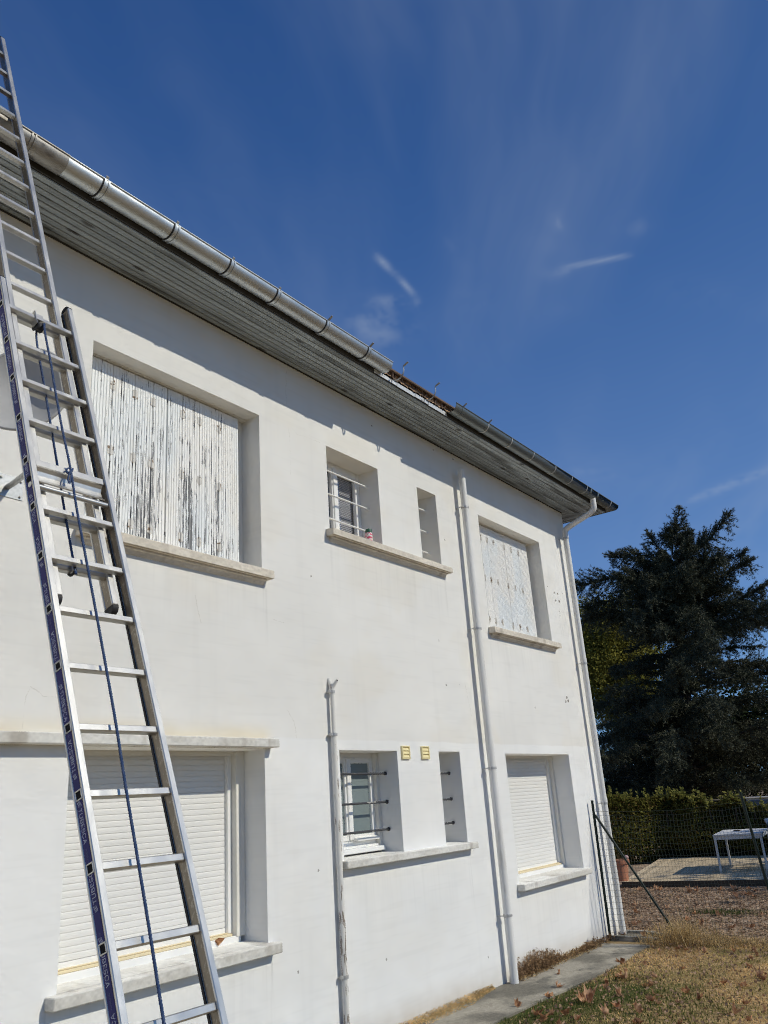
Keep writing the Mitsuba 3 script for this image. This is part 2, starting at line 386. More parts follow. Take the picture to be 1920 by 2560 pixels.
def oldpipe(p, n, uv):
    c = mix((0.70, 0.69, 0.655), (0.60, 0.585, 0.54), fbm(p.x * 7, p.y * 7, p.z * 3, 3))
    k = smoothstep(0.60, 0.64, 0.6 * fbm(p.x * 70, p.y * 70, p.z * 9, 3) + 0.4 * fbm(p.x * 9, p.y * 9, p.z * 2.2, 2) + 0.10 * smoothstep(1.5, 0.7, p.z) * 0.9)
    return mix(c, (0.20, 0.16, 0.13), k * 0.9)
mat('mat_old_pipe', oldpipe, 0.6)
mat('mat_clamp', (0.46, 0.455, 0.44), 0.45, metallic=0.4)
mat('mat_alu', lambda p, n, uv: mix((0.50, 0.49, 0.465), (0.66, 0.65, 0.625), fbm(p.x * 30, p.y * 14, p.z * 14, 3)), lambda p, n, uv: 0.27 + 0.18 * fbm(p.x * 20, p.y * 6, p.z * 6, 3), metallic=0.82)
def web_color(p, n, uv):
    c = mix((0.33, 0.285, 0.225), (0.21, 0.18, 0.145), fbm(p.x * 20, p.y * 9, p.z * 4, 4))  # brown reflected from ground and wall is put into the base colour
    s = fbm(p.y * 130 + p.z * 60, p.z * 45 - p.y * 20, 3.0, 3)
    return mix(c, (0.46, 0.42, 0.35), 0.6 * smoothstep(0.62, 0.72, s))
mat('mat_alu_web', web_color, 0.44, metallic=0.8)
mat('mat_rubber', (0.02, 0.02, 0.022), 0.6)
mat('mat_label_blue', lambda p, n, uv: mi.Color3f(0.034, 0.032, 0.155) * (0.85 + 0.3 * fbm(p.x * 9, p.y * 9, p.z * 9, 2)), 0.5, spec=0.2)
mat('mat_label_white', (0.52, 0.53, 0.62), 0.5)
mat('mat_label_faint', (0.13, 0.135, 0.30), 0.4)
mat('mat_hole', (0.006, 0.006, 0.007), 0.9)
mat('mat_rope', lambda p, n, uv: mix((0.018, 0.040, 0.105), (0.034, 0.068, 0.165), fbm(p.x * 120, p.y * 120, p.z * 120, 2)), 0.55, sheen=0.5)
mat('mat_dish', lambda p, n, uv: mi.Color3f(0.40, 0.40, 0.40) * (0.92 + 0.14 * fbm(p.x * 5, p.y * 5, p.z * 5, 3)), 0.5)
mat('mat_green_metal', (0.007, 0.016, 0.012), 0.45, spec=0.3)
mat('mat_wire', (0.025, 0.04, 0.032), 0.4)
mat('mat_deck', lambda p, n, uv: mix((0.50, 0.395, 0.25), (0.34, 0.27, 0.175), fbm(p.x * 1.6, p.y * 12, 0.0, 4)) * (0.8 + 0.4 * cell_rand(dr.floor((p.y - 0.19 * p.x) * 7.6), 3.0)), 0.85)
mat('mat_deck_edge', lambda p, n, uv: mix((0.085, 0.062, 0.042), (0.05, 0.04, 0.03), fbm(p.y * 4, p.z * 20, 0.0, 3)), 0.85)
mat('mat_terracotta', lambda p, n, uv: mix((0.50, 0.215, 0.125), (0.43, 0.19, 0.115), fbm(p.x * 6, p.y * 6, p.z * 6, 3)), 0.65)
mat('mat_white_table', (0.62, 0.61, 0.58), 0.5)
mat('mat_navy', (0.022, 0.03, 0.055), 0.8)
mat('mat_pattern', (0.5, 0.52, 0.55), 0.7)
mat('mat_grey_wall', lambda p, n, uv: mi.Color3f(0.20, 0.205, 0.215) * (0.8 + 0.4 * fbm(p.y * 3, p.z * 6, 0.0, 3)), 0.9)
mat('mat_green_sheet', (0.018, 0.026, 0.022), 0.7)
mat('mat_bark', lambda p, n, uv: mix((0.075, 0.06, 0.048), (0.035, 0.028, 0.024), fbm(p.x * 9, p.y * 9, p.z * 3, 3)), 0.9)
mat('mat_jar_label', lambda p, n, uv: mix((0.62, 0.10, 0.16), (0.72, 0.66, 0.62), smoothstep(0.48, 0.54, noise(p.x * 60, p.y * 60, p.z * 55))), 0.4)
mat('mat_jar_lid', (0.03, 0.10, 0.06), 0.4)


def leaf_mat(name, c0, c1, trans, scale=1.0, rough=0.55):
    scene[name] = {'type': 'twosided', 'bsdf': {'type': 'principled', 'base_color': proc(lambda p, n, uv: mix(c0, c1, fbm(p.x * scale, p.y * scale, p.z * scale, 3)) * (0.6 + 0.8 * cell_rand(p.x * 9 * scale, p.y * 9 * scale, p.z * 9 * scale))), 'roughness': rough, 'specular': 0.35}} if trans <= 0 else \
        {'type': 'principledthin', 'base_color': proc(lambda p, n, uv: mix(c0, c1, fbm(p.x * scale, p.y * scale, p.z * scale, 3)) * (0.6 + 0.8 * cell_rand(p.x * 9 * scale, p.y * 9 * scale, p.z * 9 * scale))), 'roughness': rough, 'diff_trans': trans}


leaf_mat('mat_needle', (0.038, 0.045, 0.023), (0.090, 0.096, 0.054), 0.0, 0.8)
leaf_mat('mat_hedge', (0.080, 0.100, 0.022), (0.20, 0.175, 0.045), 0.7, 2.5)
leaf_mat('mat_hedge_lit', (0.20, 0.215, 0.05), (0.34, 0.30, 0.09), 0.6, 3.0)  # sunlit tone of the hedge top, painted into the leaf colour
leaf_mat('mat_hedge_red', (0.22, 0.12, 0.05), (0.16, 0.13, 0.045), 0.5, 3.0)
leaf_mat('mat_broadleaf', (0.19, 0.205, 0.045), (0.38, 0.335, 0.085), 0.7, 1.2)
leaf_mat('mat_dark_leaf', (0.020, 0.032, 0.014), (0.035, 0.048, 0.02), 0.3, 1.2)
leaf_mat('mat_green_grass', (0.045, 0.085, 0.018), (0.11, 0.125, 0.04), 0.6, 3.0)
scene['mat_dry_grass'] = {'type': 'principledthin', 'roughness': 0.6, 'diff_trans': 0.5, 'base_color': proc(lambda p, n, uv:
    mix(mix((0.76, 0.53, 0.25), (0.40, 0.26, 0.12), smoothstep(0.38, 0.62, fbm(p.x * 1.7, p.y * 1.7, 3.0, 4))), (0.20, 0.22, 0.06), 0.65 * smoothstep(0.56, 0.70, fbm(p.x * 1.1 + 7, p.y * 1.1, 5.0, 4))) * (0.5 + cell_rand(p.x * 40, p.y * 40, 2.0)))}
leaf_mat('mat_straw', (0.84, 0.62, 0.30), (0.28, 0.18, 0.075), 0.4, 5.0)
leaf_mat('mat_weed', (0.20, 0.125, 0.075), (0.38, 0.25, 0.13), 0.3, 5.0)
leaf_mat('mat_litter', (0.46, 0.31, 0.20), (0.24, 0.16, 0.11), 0.3, 4.0)
scene['mat_dead_leaf'] = {'type': 'principledthin', 'base_color': proc(lambda p, n, uv: mix((0.60, 0.33, 0.18), (0.20, 0.085, 0.04), smoothstep(0.3, 0.7, fbm(p.x * 22, p.y * 22, p.z * 22, 3)))), 'roughness': 0.55, 'diff_trans': 0.4}
scene['mat_dead_leaf_pale'] = {'type': 'principledthin', 'base_color': proc(lambda p, n, uv: mix((0.66, 0.42, 0.26), (0.32, 0.16, 0.085), smoothstep(0.3, 0.7, fbm(p.x * 22, p.y * 22, p.z * 22, 3)))), 'roughness': 0.55, 'diff_trans': 0.4}


def ground_color(p, n, uv):
    x, y = p.x, p.y
    a = fbm(x * 0.8, y * 0.8, 1.0, 4)
    b = fbm(x * 6, y * 6, 2.0, 3)
    near_path = smoothstep(-2.3, -0.9, y + 0.7 * (a - 0.5)) * smoothstep(11.0, 8.6, x + 1.2 * (b - 0.5))
    lawn = mix(mix((0.42, 0.295, 0.15), (0.22, 0.155, 0.08), b), (0.075, 0.085, 0.03), dr.clip(near_path * 0.9 + 0.5 * smoothstep(0.55, 0.7, a), 0, 1))
    mulch = mix((0.36, 0.27, 0.19), (0.16, 0.115, 0.08), smoothstep(0.35, 0.65, 0.5 * b + 0.5 * fbm(x * 17, y * 17, 4.0, 3)))
    far = smoothstep(11.9, 12.5, x)
    c = mix(lawn, mulch, far)
    return c * (0.7 + 0.6 * fbm(x * 40, y * 40, 5.0, 2))


mat('mat_ground', ground_color, 0.95, spec=0.1, bump=lambda p, n, uv: 0.03 * fbm(p.x * 9, p.y * 9, 0.0, 3), eps=8e-3)

# ------------------------------------------------------------------ ground and path
GZ = -0.06
v = []
N = 25
gx = np.concatenate([[-400, -60, -15], np.linspace(-4, 34, 77), [60, 150, 400]])
gy = np.concatenate([[-400, -60, -18], np.linspace(-9, 9, 37), [30, 90, 400]])
GX, GY = np.meshgrid(gx, gy, indexing='ij')
def gheight(x, y):
    x, y = np.asarray(x, float), np.asarray(y, float)
    h = 0.05 * (vfbm(np.stack([x * 0.8, y * 0.8, x * 0], -1), 3) - 0.5)
    h = h * np.clip((-y - 0.70) / 0.5, 0, 1) * ((x > -10) & (x < 40))
    return GZ + h
gv = np.stack([GX, GY, gheight(GX, GY)], -1).reshape(-1, 3)
ii, jj = np.meshgrid(np.arange(len(gx) - 1), np.arange(len(gy) - 1), indexing='ij')
w = len(gy)
gf = np.stack([ii * w + jj, (ii + 1) * w + jj, (ii + 1) * w + jj + 1, ii * w + jj + 1], -1).reshape(-1, 4)
struct('ground', (gv, gf), 'mat_ground', 'lawn ground, green near the path and dry brown beyond', smooth=True)

path_pts = [(-4, -0.70), (7.0, -0.70), (8.5, -0.735), (9.4, -0.80), (10.4, -0.775), (11.08, -0.73), (11.64, -0.715), (11.60, -0.02), (-4, -0.02)]
xs = [-4, 1.2, 4.1, 7.0, 10.96, 11.62]
for i in range(5):
    a, b = xs[i] + 0.006, xs[i + 1] - 0.006
    es = [(a, np.interp(a, [p[0] for p in path_pts[:7]], [p[1] for p in path_pts[:7]]))] + [p for p in path_pts[:7] if a < p[0] < b] + [(b, np.interp(b, [p[0] for p in path_pts[:7]], [p[1] for p in path_pts[:7]]))]
    poly = [(x, y + 0.012 * math.sin(9 * x)) for x, y in es] + [(b, -0.004), (a, -0.004)]
    mesh = prism(poly, GZ - 0.08, GZ + 0.022, 'xyz')
    if i == 0:
        scene['path'] = ply(mesh, 'mat_path'); labels['path'] = {'label': 'grey stained concrete path along the foot of the wall', 'kind': 'structure'}
    else:
        k = f'path__slab' if i == 1 else f'path__slab_{i-1:03d}'
        scene[k] = ply(mesh, 'mat_path')

# ------------------------------------------------------------------ the house
H = thing('house', 'two storey white rendered house with closed shutters and a wooden eaves soffit', 'house')
WX0, WX1, WY1 = -5.0, 12.526, 8.0
SOF = 6.287
OPEN = {'u1': (3.470, 5.345, 3.90, 5.546), 'u2': (6.356, 7.281, 4.52, 5.546), 'u3': (8.092, 8.515, 4.52, 5.546), 'u4': (9.590, 11.470, 3.90, 5.546),
        'l1': (3.466, 5.336, 0.86, 2.409), 'l2': (6.340, 7.282, 1.385, 2.406), 'l3': (8.079, 8.522, 1.385, 2.406), 'l4': (9.619, 11.510, 0.83, 2.392)}
wall = m3.Manifold.cube([WX1 - WX0, WY1, SOF + 0.35]).translate([WX0, 0, -0.30])
wall -= m3.Manifold.cube([WX1 - WX0 - 0.76, WY1 - 0.76, SOF + 0.2]).translate([WX0 + 0.38, 0.38, 0.0])
for x0, x1, z0, z1 in OPEN.values():
    wall -= m3.Manifold.cube([x1 - x0, 0.6, z1 - z0]).translate([x0, -0.1, z0])
part(H, 'wall', man(wall), 'mat_wall')
part(H, 'floor_slab', box(WX0 + 0.39, WX1 - 0.39, 0.39, WY1 - 0.39, 2.75, 2.95), 'mat_interior')
part(H, 'ceiling', box(WX0 + 0.39, WX1 - 0.39, 0.39, WY1 - 0.39, 6.10, 6.12), 'mat_interior')

# sills
def sill(x0, x1, z0, z1, y, ox, m, mould=False, label=None):
    ms = [cham(x0, x1, y, 0.004, z0, z1, 0.006)]
    if mould:
        ms = [prism([(0.004, z0), (y + 0.022, z0), (y + 0.020, z0 + 0.008), (y + 0.010, z0 + 0.008), (y + 0.008, z0), (y, z0 + 0.003), (y, z1 - 0.006), (y + 0.006, z1), (0.004, z1 + 0.004)], x0, x1, 'yzx'),
              prism([(0.004, z0 - 0.048), (-0.012, z0 - 0.048), (-0.034, z0 - 0.018), (-0.052, z0 - 0.014), (-0.052, z0 - 0.001), (0.004, z0 - 0.001)], x0 + 0.05, x1 - 0.05, 'yzx')]
    k = part(H, 'sill', cat(*ms), m, label=label)
    for a, b in ox:
        part(H, 'sill', prism([(0.006, z0 - 0.03), (0.34, z0 - 0.03), (0.34, z1 + 0.014), (0.006, z1 + 0.003)], a + 0.001, b - 0.001, 'yzx'), m)


sill(3.405, 5.402, 3.888, 3.965, -0.10, [OPEN['u1'][:2]], 'mat_sill_upper', True)
sill(6.292, 8.600, 4.516, 4.585, -0.10, [OPEN['u2'][:2], OPEN['u3'][:2]], 'mat_sill_upper', True)
sill(9.535, 11.560, 3.897, 3.972, -0.10, [OPEN['u4'][:2]], 'mat_sill_upper', True)
sill(3.385, 5.398, 0.853, 0.927, -0.10, [OPEN['l1'][:2]], 'mat_sill_lower')
sill(6.265, 8.585, 1.374, 1.440, -0.10, [OPEN['l2'][:2], OPEN['l3'][:2]], 'mat_sill_lower')
sill(9.550, 11.565, 0.826, 0.898, -0.10, [OPEN['l4'][:2]], 'mat_sill_lower')
part(H, 'lintel', cham(-3.0, 5.415, -0.105, 0.004, 2.412, 2.483, 0.005), 'mat_sill_lower', label='long pale concrete lintel slab above the lower left window')
part(H, 'eaves_trim', prism([(0.0, SOF - 0.012), (-0.008, SOF - 0.012), (-0.012, SOF - 0.006), (-0.012, SOF - 0.001), (0.0, SOF - 0.001)], WX0, WX1, 'yzx'), 'mat_dark_wood')

# folding shutters of the upper floor: hinged leaves of grooved boards
def grooved_leaf(x0, x1, z0, z1, yf, pitch=0.0277):
    n = max(2, int(round((x1 - x0) / pitch)))
    p = (x1 - x0) / n
    pts = [(x0, yf + 0.028)]
    for i in range(n):
        a = x0 + i * p
        g = 0.0028 if 0 < i else 0.0015
        q = (0.0022 if x0 < 8 else 0.0062) + 0.0022 * random.random()
        pts += [(a + 0.0001, yf + 0.014), (a + g, yf + 0.0006 * random.random()), (a + p - q - 0.001, yf + 0.0008 * random.random()), (a + p - q, yf + 0.014)]
    pts.append((x1, yf + 0.028))
    return prism(pts[::-1], z0, z1, 'xyz')


def folding_shutter(xj, z0, z1, yf, gaps):
    S = part(H, 'folding_shutter', box(xj[0] - 0.004, xj[-1] + 0.004, yf + 0.034, yf + 0.038, z0 + 0.02, z1), 'mat_dark_wood')
    for i in range(len(xj) - 1):
        part(S, 'leaf', grooved_leaf(xj[i] + 0.0025, xj[i + 1] - 0.0025 - (gaps.get(i, 0)), z0 + 0.006 * random.random(), z1 - 0.004 * random.random(), yf + 0.004 * random.random()), 'mat_shutter')
    for i in range(1, len(xj) - 1):
        for zz in (5.328, 4.745, 4.165):
            h = 0.085
            if i == len(xj) // 2 : continue
            k = cat(tube([(xj[i], yf - 0.006, zz - h / 2), (xj[i], yf - 0.006, zz + h / 2)], 0.0085, 8), box(xj[i] - 0.026, xj[i] + 0.026, yf - 0.0015, yf + 0.004, zz - h * 0.42, zz + h * 0.42))
            part(S, 'hinge', k, 'mat_hinge')


X1 = [3.474, 3.797, 4.020, 4.210, 4.374, 4.540, 4.744, 4.980, 5.236]
folding_shutter(X1, 3.99, 5.522, 0.172, {3: 0.008})
X4 = [9.612, 9.925, 10.105, 10.294, 10.452, 10.612, 10.825, 11.060, 11.368]
folding_shutter(X4, 3.995, 5.522, 0.172, {})
for tag_, xr, xo in (('u1', 5.236, OPEN['u1'][1]), ('u4', 11.368, OPEN['u4'][1])):
    part(H, 'window_casing', box(xr + 0.012, xo - 0.002, 0.235, 0.36, 3.99, 5.544), 'mat_casing')
    part(H, 'shutter_backing', box(OPEN[tag_][0] + 0.002, xr + 0.010, 0.30, 0.36, 3.99, 5.544), 'mat_dark_wood')
    part(H, 'shutter_track', box(OPEN[tag_][0] + 0.004, xo - 0.004, 0.165, 0.225, 5.534, 5.544), 'mat_casing')

# roller shutters of the ground floor
def roller(o, xs0, xs1, yl, zb, casing):
    x0, x1, z0, z1 = OPEN[o]
    S = part(H, 'roller_shutter', box(x0 + 0.002, x1 - 0.002, yl + 0.03, yl + 0.05, z0, z1 - 0.002), 'mat_casing')
    pitch = 0.0432
    n = int((z1 - zb) / pitch)
    prof = [(yl + 0.013, 0.0008), (yl + 0.0030, 0.0008), (yl + 0.0005, 0.004), (yl - 0.0003, 0.020), (yl + 0.0004, 0.035), (yl + 0.0020, 0.0410), (yl + 0.0032, 0.0428), (yl + 0.013, 0.0428)]
    for i in range(n):
        dy_ = random.uniform(-.0007, .0007)
        part(S, 'lath', prism([(a + dy_, b + zb + i * pitch) for a, b in prof], xs0, xs1, 'yzx'), 'mat_lath')
    part(S, 'bottom_rail', cat(cham(xs0, xs1, yl - 0.004, yl + 0.016, zb - 0.042, zb - 0.002, 0.003)), 'mat_pvc')
    part(S, 'track', cat(cham(x0 + 0.002, xs1 + casing * 0.25, yl - 0.055, yl + 0.02, zb - 0.062, zb - 0.045, 0.003), cham(x0 + 0.002, xs1 + casing * 0.25, yl - 0.03, yl + 0.02, zb - 0.043, zb - 0.036, 0.001)), 'mat_cream_rail', label='cream threshold rail under the roller shutter')
    part(S, 'threshold', cham(x0 + 0.002, x1 - 0.002 - casing * 0.45, yl - 0.075, yl + 0.02, z0 + 0.06, zb - 0.0635, 0.003), 'mat_pvc')
    part(S, 'guide', cat(cham(xs1 + 0.001, xs1 + 0.046, yl - 0.030, yl + 0.02, zb - 0.044, z1 - 0.001, 0.003)), 'mat_pvc')
    part(S, 'casing', cat(cham(xs1 + 0.0475, x1 - 0.001, yl - 0.085, yl + 0.02, zb - 0.07, z1 - 0.001, 0.004)), 'mat_casing')
    part(S, 'box_lip', box(x0 + 0.002, xs1 + 0.046, yl - 0.055, yl - 0.032, z1 - 0.036, z1 - 0.001), 'mat_casing')


roller('l1', 3.468, 5.188, 0.325, 1.050, 0.10)
roller('l4', 9.621, 11.432, 0.340, 1.018, 0.06)
solo('fallen_leaf', 'curled brown leaf lying on the threshold of the lower left roller shutter', 'leaf',
     (np.array([[0, 0, 0], [.05, .01, .02], [.08, 0, .05], [.02, .02, .06], [-.03, .01, .045], [.0, -.012, .03]]) * 0.9 + [5.03, 0.238, 0.945], np.array([[0, 1, 5], [1, 2, 5], [2, 3, 5], [3, 4, 5], [4, 0, 5]])), 'mat_dead_leaf')

# casement windows
def window(o, xm, yf, zb, pane_mat, behind):
    x0, x1, z0, z1 = OPEN[o]
    W = part(H, 'window', cat(box(x0 + 0.002, x0 + 0.05, yf, yf + 0.06, zb, z1 - 0.002), box(x1 - 0.05, x1 - 0.002, yf, yf + 0.06, zb, z1 - 0.002), box(x0 + 0.05, x1 - 0.05, yf, yf + 0.06, z1 - 0.045, z1 - 0.002), box(x0 + 0.05, x1 - 0.05, yf, yf + 0.06, zb, zb + 0.045)), 'mat_pvc')
    for a, b in ((x0 + 0.052, xm), (xm + 0.002, x1 - 0.052)):
        if b - a < 0.05: continue
        s, yy = 0.052, yf - 0.012
        za, zc = zb + 0.047, z1 - 0.047
        part(W, 'leaf', cat(cham(a, a + s, yy, yy + 0.05, za, zc, .004), cham(b - s, b, yy, yy + 0.05, za, zc, .004), cham(a + s, b - s, yy, yy + 0.05, zc - s, zc, .004), cham(a + s, b - s, yy, yy + 0.05, za, za + s, .004)), 'mat_pvc')
        part(W, 'pane', box(a + s - 0.004, b - s + 0.004, yy + 0.026, yy + 0.030, za + s - .004, zc - s + .004) if pane_mat != 'mat_glass' else
             (np.array([[a + s, yy + .028, za + s], [b - s, yy + .028, za + s], [b - s, yy + .028, zc - s], [a + s, yy + .028, zc - s]]), np.array([[0, 1, 2, 3]])), pane_mat)
        if behind: part(W, 'blind', box(a + s - .01, b - s + .01, yy + 0.07, yy + 0.073, za + s - .01, zc - s + .01), behind)
    return W


W2 = window('u2', 6.805, 0.272, 4.63, 'mat_glass', 'mat_blind')
part(W2, 'astragal', cham(6.770, 6.842, 0.246, 0.2595, 4.68, 5.50, .004), 'mat_pvc')
window('u3', 8.45, 0.272, 4.63, 'mat_dark_pane', None)
WL = window('l2', 6.812, 0.300, 1.535, 'mat_frosted', None)
part(WL, 'astragal', cham(6.785, 6.850, 0.272, 0.2875, 1.59, 2.355, .004), 'mat_pvc')
part(WL, 'drip_bar', prism([(0.2875, 1.575), (0.235, 1.575), (0.235, 1.592), (0.2875, 1.615)], 6.86, 7.225, 'yzx'), 'mat_pvc')
part(WL, 'threshold', cat(cham(6.342, 7.19, 0.235, 0.36, 1.512, 1.534, .004), cham(6.342, 7.255, 0.195, 0.36, 1.468, 1.511, .006)), 'mat_pvc')
part(H, 'window_casing', cat(cham(7.232, 7.280, 0.245, 0.2995, 1.47, 2.405, .004)), 'mat_casing')
window('l3', 8.45, 0.300, 1.535, 'mat_dark_pane', None)
for o, zs, r, m, lab in (('u2', (5.362, 5.092, 4.813), 0.0105, 'mat_bar_white', None), ('u3', (5.37, 5.083, 4.808), 0.0105, 'mat_bar_white', None), ('l2', (2.196, 1.919, 1.658), 0.0115, 'mat_bar_dark', None), ('l3', (2.182, 1.902, 1.650), 0.0115, 'mat_bar_dark', None)):
    for zz in zs:
        xa, xb = OPEN[o][:2]
        part(H, 'window_bar', cat(tube([(xa - 0.02, 0.163, zz), (xb + 0.02, 0.163, zz)], r, 10), tube([(xb - 0.012, 0.163, zz), (xb + 0.0, 0.163, zz)], r * 1.7, 10)), m, smooth=40)

# vents with louvres
for i, (xa, xb) in enumerate(((7.352, 7.496), (7.722, 7.868))):
    G = thing('vent_grille', ('yellow plastic vent grille nearer the barred window' if i == 0 else 'yellow plastic vent grille nearer the narrow slot opening'), 'vent')
    za, zb = 2.323, 2.457
    part(G, 'frame', cat(cham(xa, xa + .016, -.022, .004, za, zb, .003), cham(xb - .016, xb, -.022, .004, za, zb, .003), cham(xa + .016, xb - .016, -.022, .004, zb - .014, zb, .003), cham(xa + .016, xb - .016, -.022, .004, za, za + .014, .003), box(xa + .016, xb - .016, -.004, .003, za + .014, zb - .014)), 'mat_vent')
    for k in range(3):
        z = za + .016 + k * .035
        part(G, 'louvre', prism([(-.0045, z + .032), (-.0075, z + .032), (-.020, z + .002), (-.020, z), (-.0045, z)], xa + .017, xb - .017, 'yzx'), 'mat_vent')

# ------------------------------------------------------------------ soffit, fascia, roof
EY, EX = -0.541, 13.09
rowsN = 9
bw = 0.541 / rowsN
def soffit_board(x0, x1, y0, y1, axis):
    # bevelled edges and a tongue gap between the boards
    a, b = (y0, y1) if axis == 'x' else (x0, x1)
    z = SOF + 0.0015 * random.random()
    q = [(a + .0055, z), (b - .0055, z), (b - .0046, z + .002), (b - .0046, z + .013), (a + .0046, z + .013), (a + .0046, z + .002)]
    return prism(q, x0, x1, 'yzx') if axis == 'x' else prism(q, y0, y1, 'xzy')
cells = []
for r in range(rowsN):
    y0 = EY + r * bw
    xend = WX1 + 0.012 + (0 - (y0 + bw)) * (EX - WX1 - 0.012) / 0.541
    x = -5.0
    off = (r * 1.37) % 3.3
    cuts = [-5.0] + [c for c in np.arange(-5 + off, xend - 0.5, 3.3)] + [xend]
    for a, b in zip(cuts[:-1], cuts[1:]):
        part(H, 'soffit_board', soffit_board(a + 0.0015, b - 0.0015, y0, y0 + bw, 'x'), 'mat_soffit')
sw = (EX - WX1 - 0.012) / rowsN
for r in range(rowsN):
    x0 = WX1 + 0.012 + r * sw
    ystart = -(r) * 0.541 / rowsN - 0.0635
    part(H, 'soffit_board', soffit_board(x0, x0 + sw, ystart, WY1, 'y'), 'mat_soffit')
part(H, 'soffit_backing', box(-5.0, EX, EY + 0.01, WY1, SOF + 0.0155, SOF + 0.02), 'mat_dark_wood')
part(H, 'fascia', cat(box(-5.0, EX + 0.002, EY - 0.014, EY - 0.001, SOF + 0.014, SOF + 0.135), box(EX + 0.001, EX + 0.014, EY - 0.014, WY1, SOF + 0.002, SOF + 0.135)), 'mat_dark_wood')
# zinc flashing and rotten board in the gap between the gutters
fx = [6.55, 6.98, 7.34, 7.62, 8.03]
for a, b, dz in zip(fx[:-1], fx[1:], (0.0, -.004, 0.002, -.006)):
    part(H, 'flashing', prism([(EY - .015, SOF + .012 + dz), (EY - .018, SOF + .012 + dz), (EY - .020 - .004 * random.random(), SOF + .048 + .010 * random.random()), (EY - .015, SOF + .06)], a + .004, b - .004, 'yzx'), 'mat_flashing', label='bent zinc flashing strip under the missing gutter')
nb = 70
bx = np.linspace(6.5, 8.15, nb)
top = np.stack([bx, np.full(nb, EY - .034), SOF + .135 - .01 * rng.random(nb)], 1)
bot = np.stack([bx, EY - .030 - .012 * rng.random(nb), SOF + .052 + .022 * rng.random(nb)], 1)
i = np.arange(nb - 1)
part(H, 'eaves_board', (np.vstack([top, bot]), np.stack([i, i + nb, i + 1 + nb, i + 1], 1)), 'mat_rust_board', label='rotten rust-brown board end exposed under the roof edge')
pitch = math.tan(math.radians(17))
ez = SOF + 0.136
ridge_y = 4.0
RX = EX + 0.10
RY = EY - 0.085
hz = ez + (ridge_y - RY) * pitch
hx = RX - (ridge_y - RY)
rv = np.array([[-5, RY, ez], [RX, RY, ez], [hx, ridge_y, hz], [-5, ridge_y, hz], [RX, 2 * ridge_y - RY, ez], [-5, 2 * ridge_y - RY, ez]])
rv2 = rv + [0, 0, -0.02]
part(H, 'roof', (np.vstack([rv, rv2]), np.array([[0, 1, 2], [0, 2, 3], [1, 4, 2], [3, 2, 4], [3, 4, 5], [6, 8, 7], [6, 9, 8], [7, 8, 10], [0, 7, 1], [0, 6, 7], [1, 10, 4], [1, 7, 10]])), 'mat_tile')
def canal(c, d, L, r0, r1, up):
    d = np.array(d) / np.linalg.norm(d); s = np.cross(up, d); s /= np.linalg.norm(s); u = np.cross(d, s)
    g = np.linspace(-0.1, np.pi + 0.1, 9)
    o = []
    for rr in (0, -0.014):
        for t, r in ((0, r0), (L, r1)):
            o.append(np.array(c) + d * t + (r + rr) * (np.cos(g)[:, None] * s + np.sin(g)[:, None] * u))
    V = np.vstack(o); F = []
    for k in range(8):
        F += [[k, k + 1, 10 + k, 9 + k], [18 + k + 1, 18 + k, 27 + k, 27 + k + 1], [k + 1, k, 18 + k, 18 + k + 1], [9 + k, 9 + k + 1, 27 + k + 1, 27 + k]]
    return V, np.array(F)
for k, x in enumerate(np.arange(-4.9, RX - 0.1, 0.205)):
    z = ez - 0.012 + 0.012 * random.random() + (-0.012 if x > 8.6 else -0.058)
    y = RY + 0.03 + 0.02 * random.random()
    if abs(x - 8.12) < 0.1: y -= 0.07; z += 0.05
    part(H, 'tile', canal((x, y, z), (0.03 * (random.random() - .5), 1, pitch), 0.46, 0.082, 0.07, (0, -pitch, 1)), 'mat_tile', smooth=40)

# ------------------------------------------------------------------ gutters
GYc, GZc, GR = -0.634, 6.404, 0.091
def gutter_profile(R, y0=GYc, z0=GZc, th=0.0025):
    g = np.linspace(np.pi, 2 * np.pi, 17)
    o = [(y0 + R * math.cos(a), z0 + R * math.sin(a)) for a in g]
    inn = [(y0 + (R - th) * math.cos(a), z0 + (R - th) * math.sin(a)) for a in g]
    return o + [(y0 + R, z0 + 0.02), (y0 + R - th, z0 + 0.02)] + inn[::-1]
def gutter_run(x0, x1, R=GR):
    return cat(prism(gutter_profile(R), x0, x1, 'yzx'), tube([(x0, GYc - R - 0.002, GZc + 0.004), (x1, GYc - R - 0.002, GZc + 0.004)], 0.0075, 10))
def gutter_ring(x, R=GR, w=0.02, off=0.0045):
    prof = gutter_profile(R + off, th=off - 0.0006)
    return prism(prof, x - w / 2, x + w / 2, 'yzx')
def strap(x, up=0.085):
    # flat tail of the hook: over the front bead, standing up towards the roof
    o = .055 if up > .05 else .018
    return prism([(GYc - GR - .004, GZc + .013), (GYc - GR - .008, GZc + .009), (GYc - GR - o, GZc + .020 + o * .3), (GYc - GR - o + .001, GZc + .024 + o * .3)], x - .0125, x + .0125, 'yzx')
GA = thing('gutter', 'shiny new zinc half-round gutter above the large peeling shutters', 'gutter')
part(GA, 'trough', gutter_run(2.655, 6.68), 'mat_zinc_new', smooth=40)
for x in (3.012, 3.682, 4.30, 4.885, 5.585, 6.262):
    part(GA, 'joint_ring', cat(gutter_ring(x - .012, w=.014, off=.011), gutter_ring(x + .006, w=.020, off=.006), gutter_ring(x + .024, w=.012, off=.011)), 'mat_zinc_new', smooth=40)
    part(GA, 'seal', gutter_ring(x - .025, w=.010, off=.003), 'mat_rubber', smooth=40)  # thin dark band for the dark line beside each joint ring
    part(GA, 'bracket', cat(strap(x, 0.10 if x > 5.2 else 0.03)), 'mat_galv')
GB = thing('gutter', 'old dark weathered zinc gutter behind the ladder top', 'gutter')
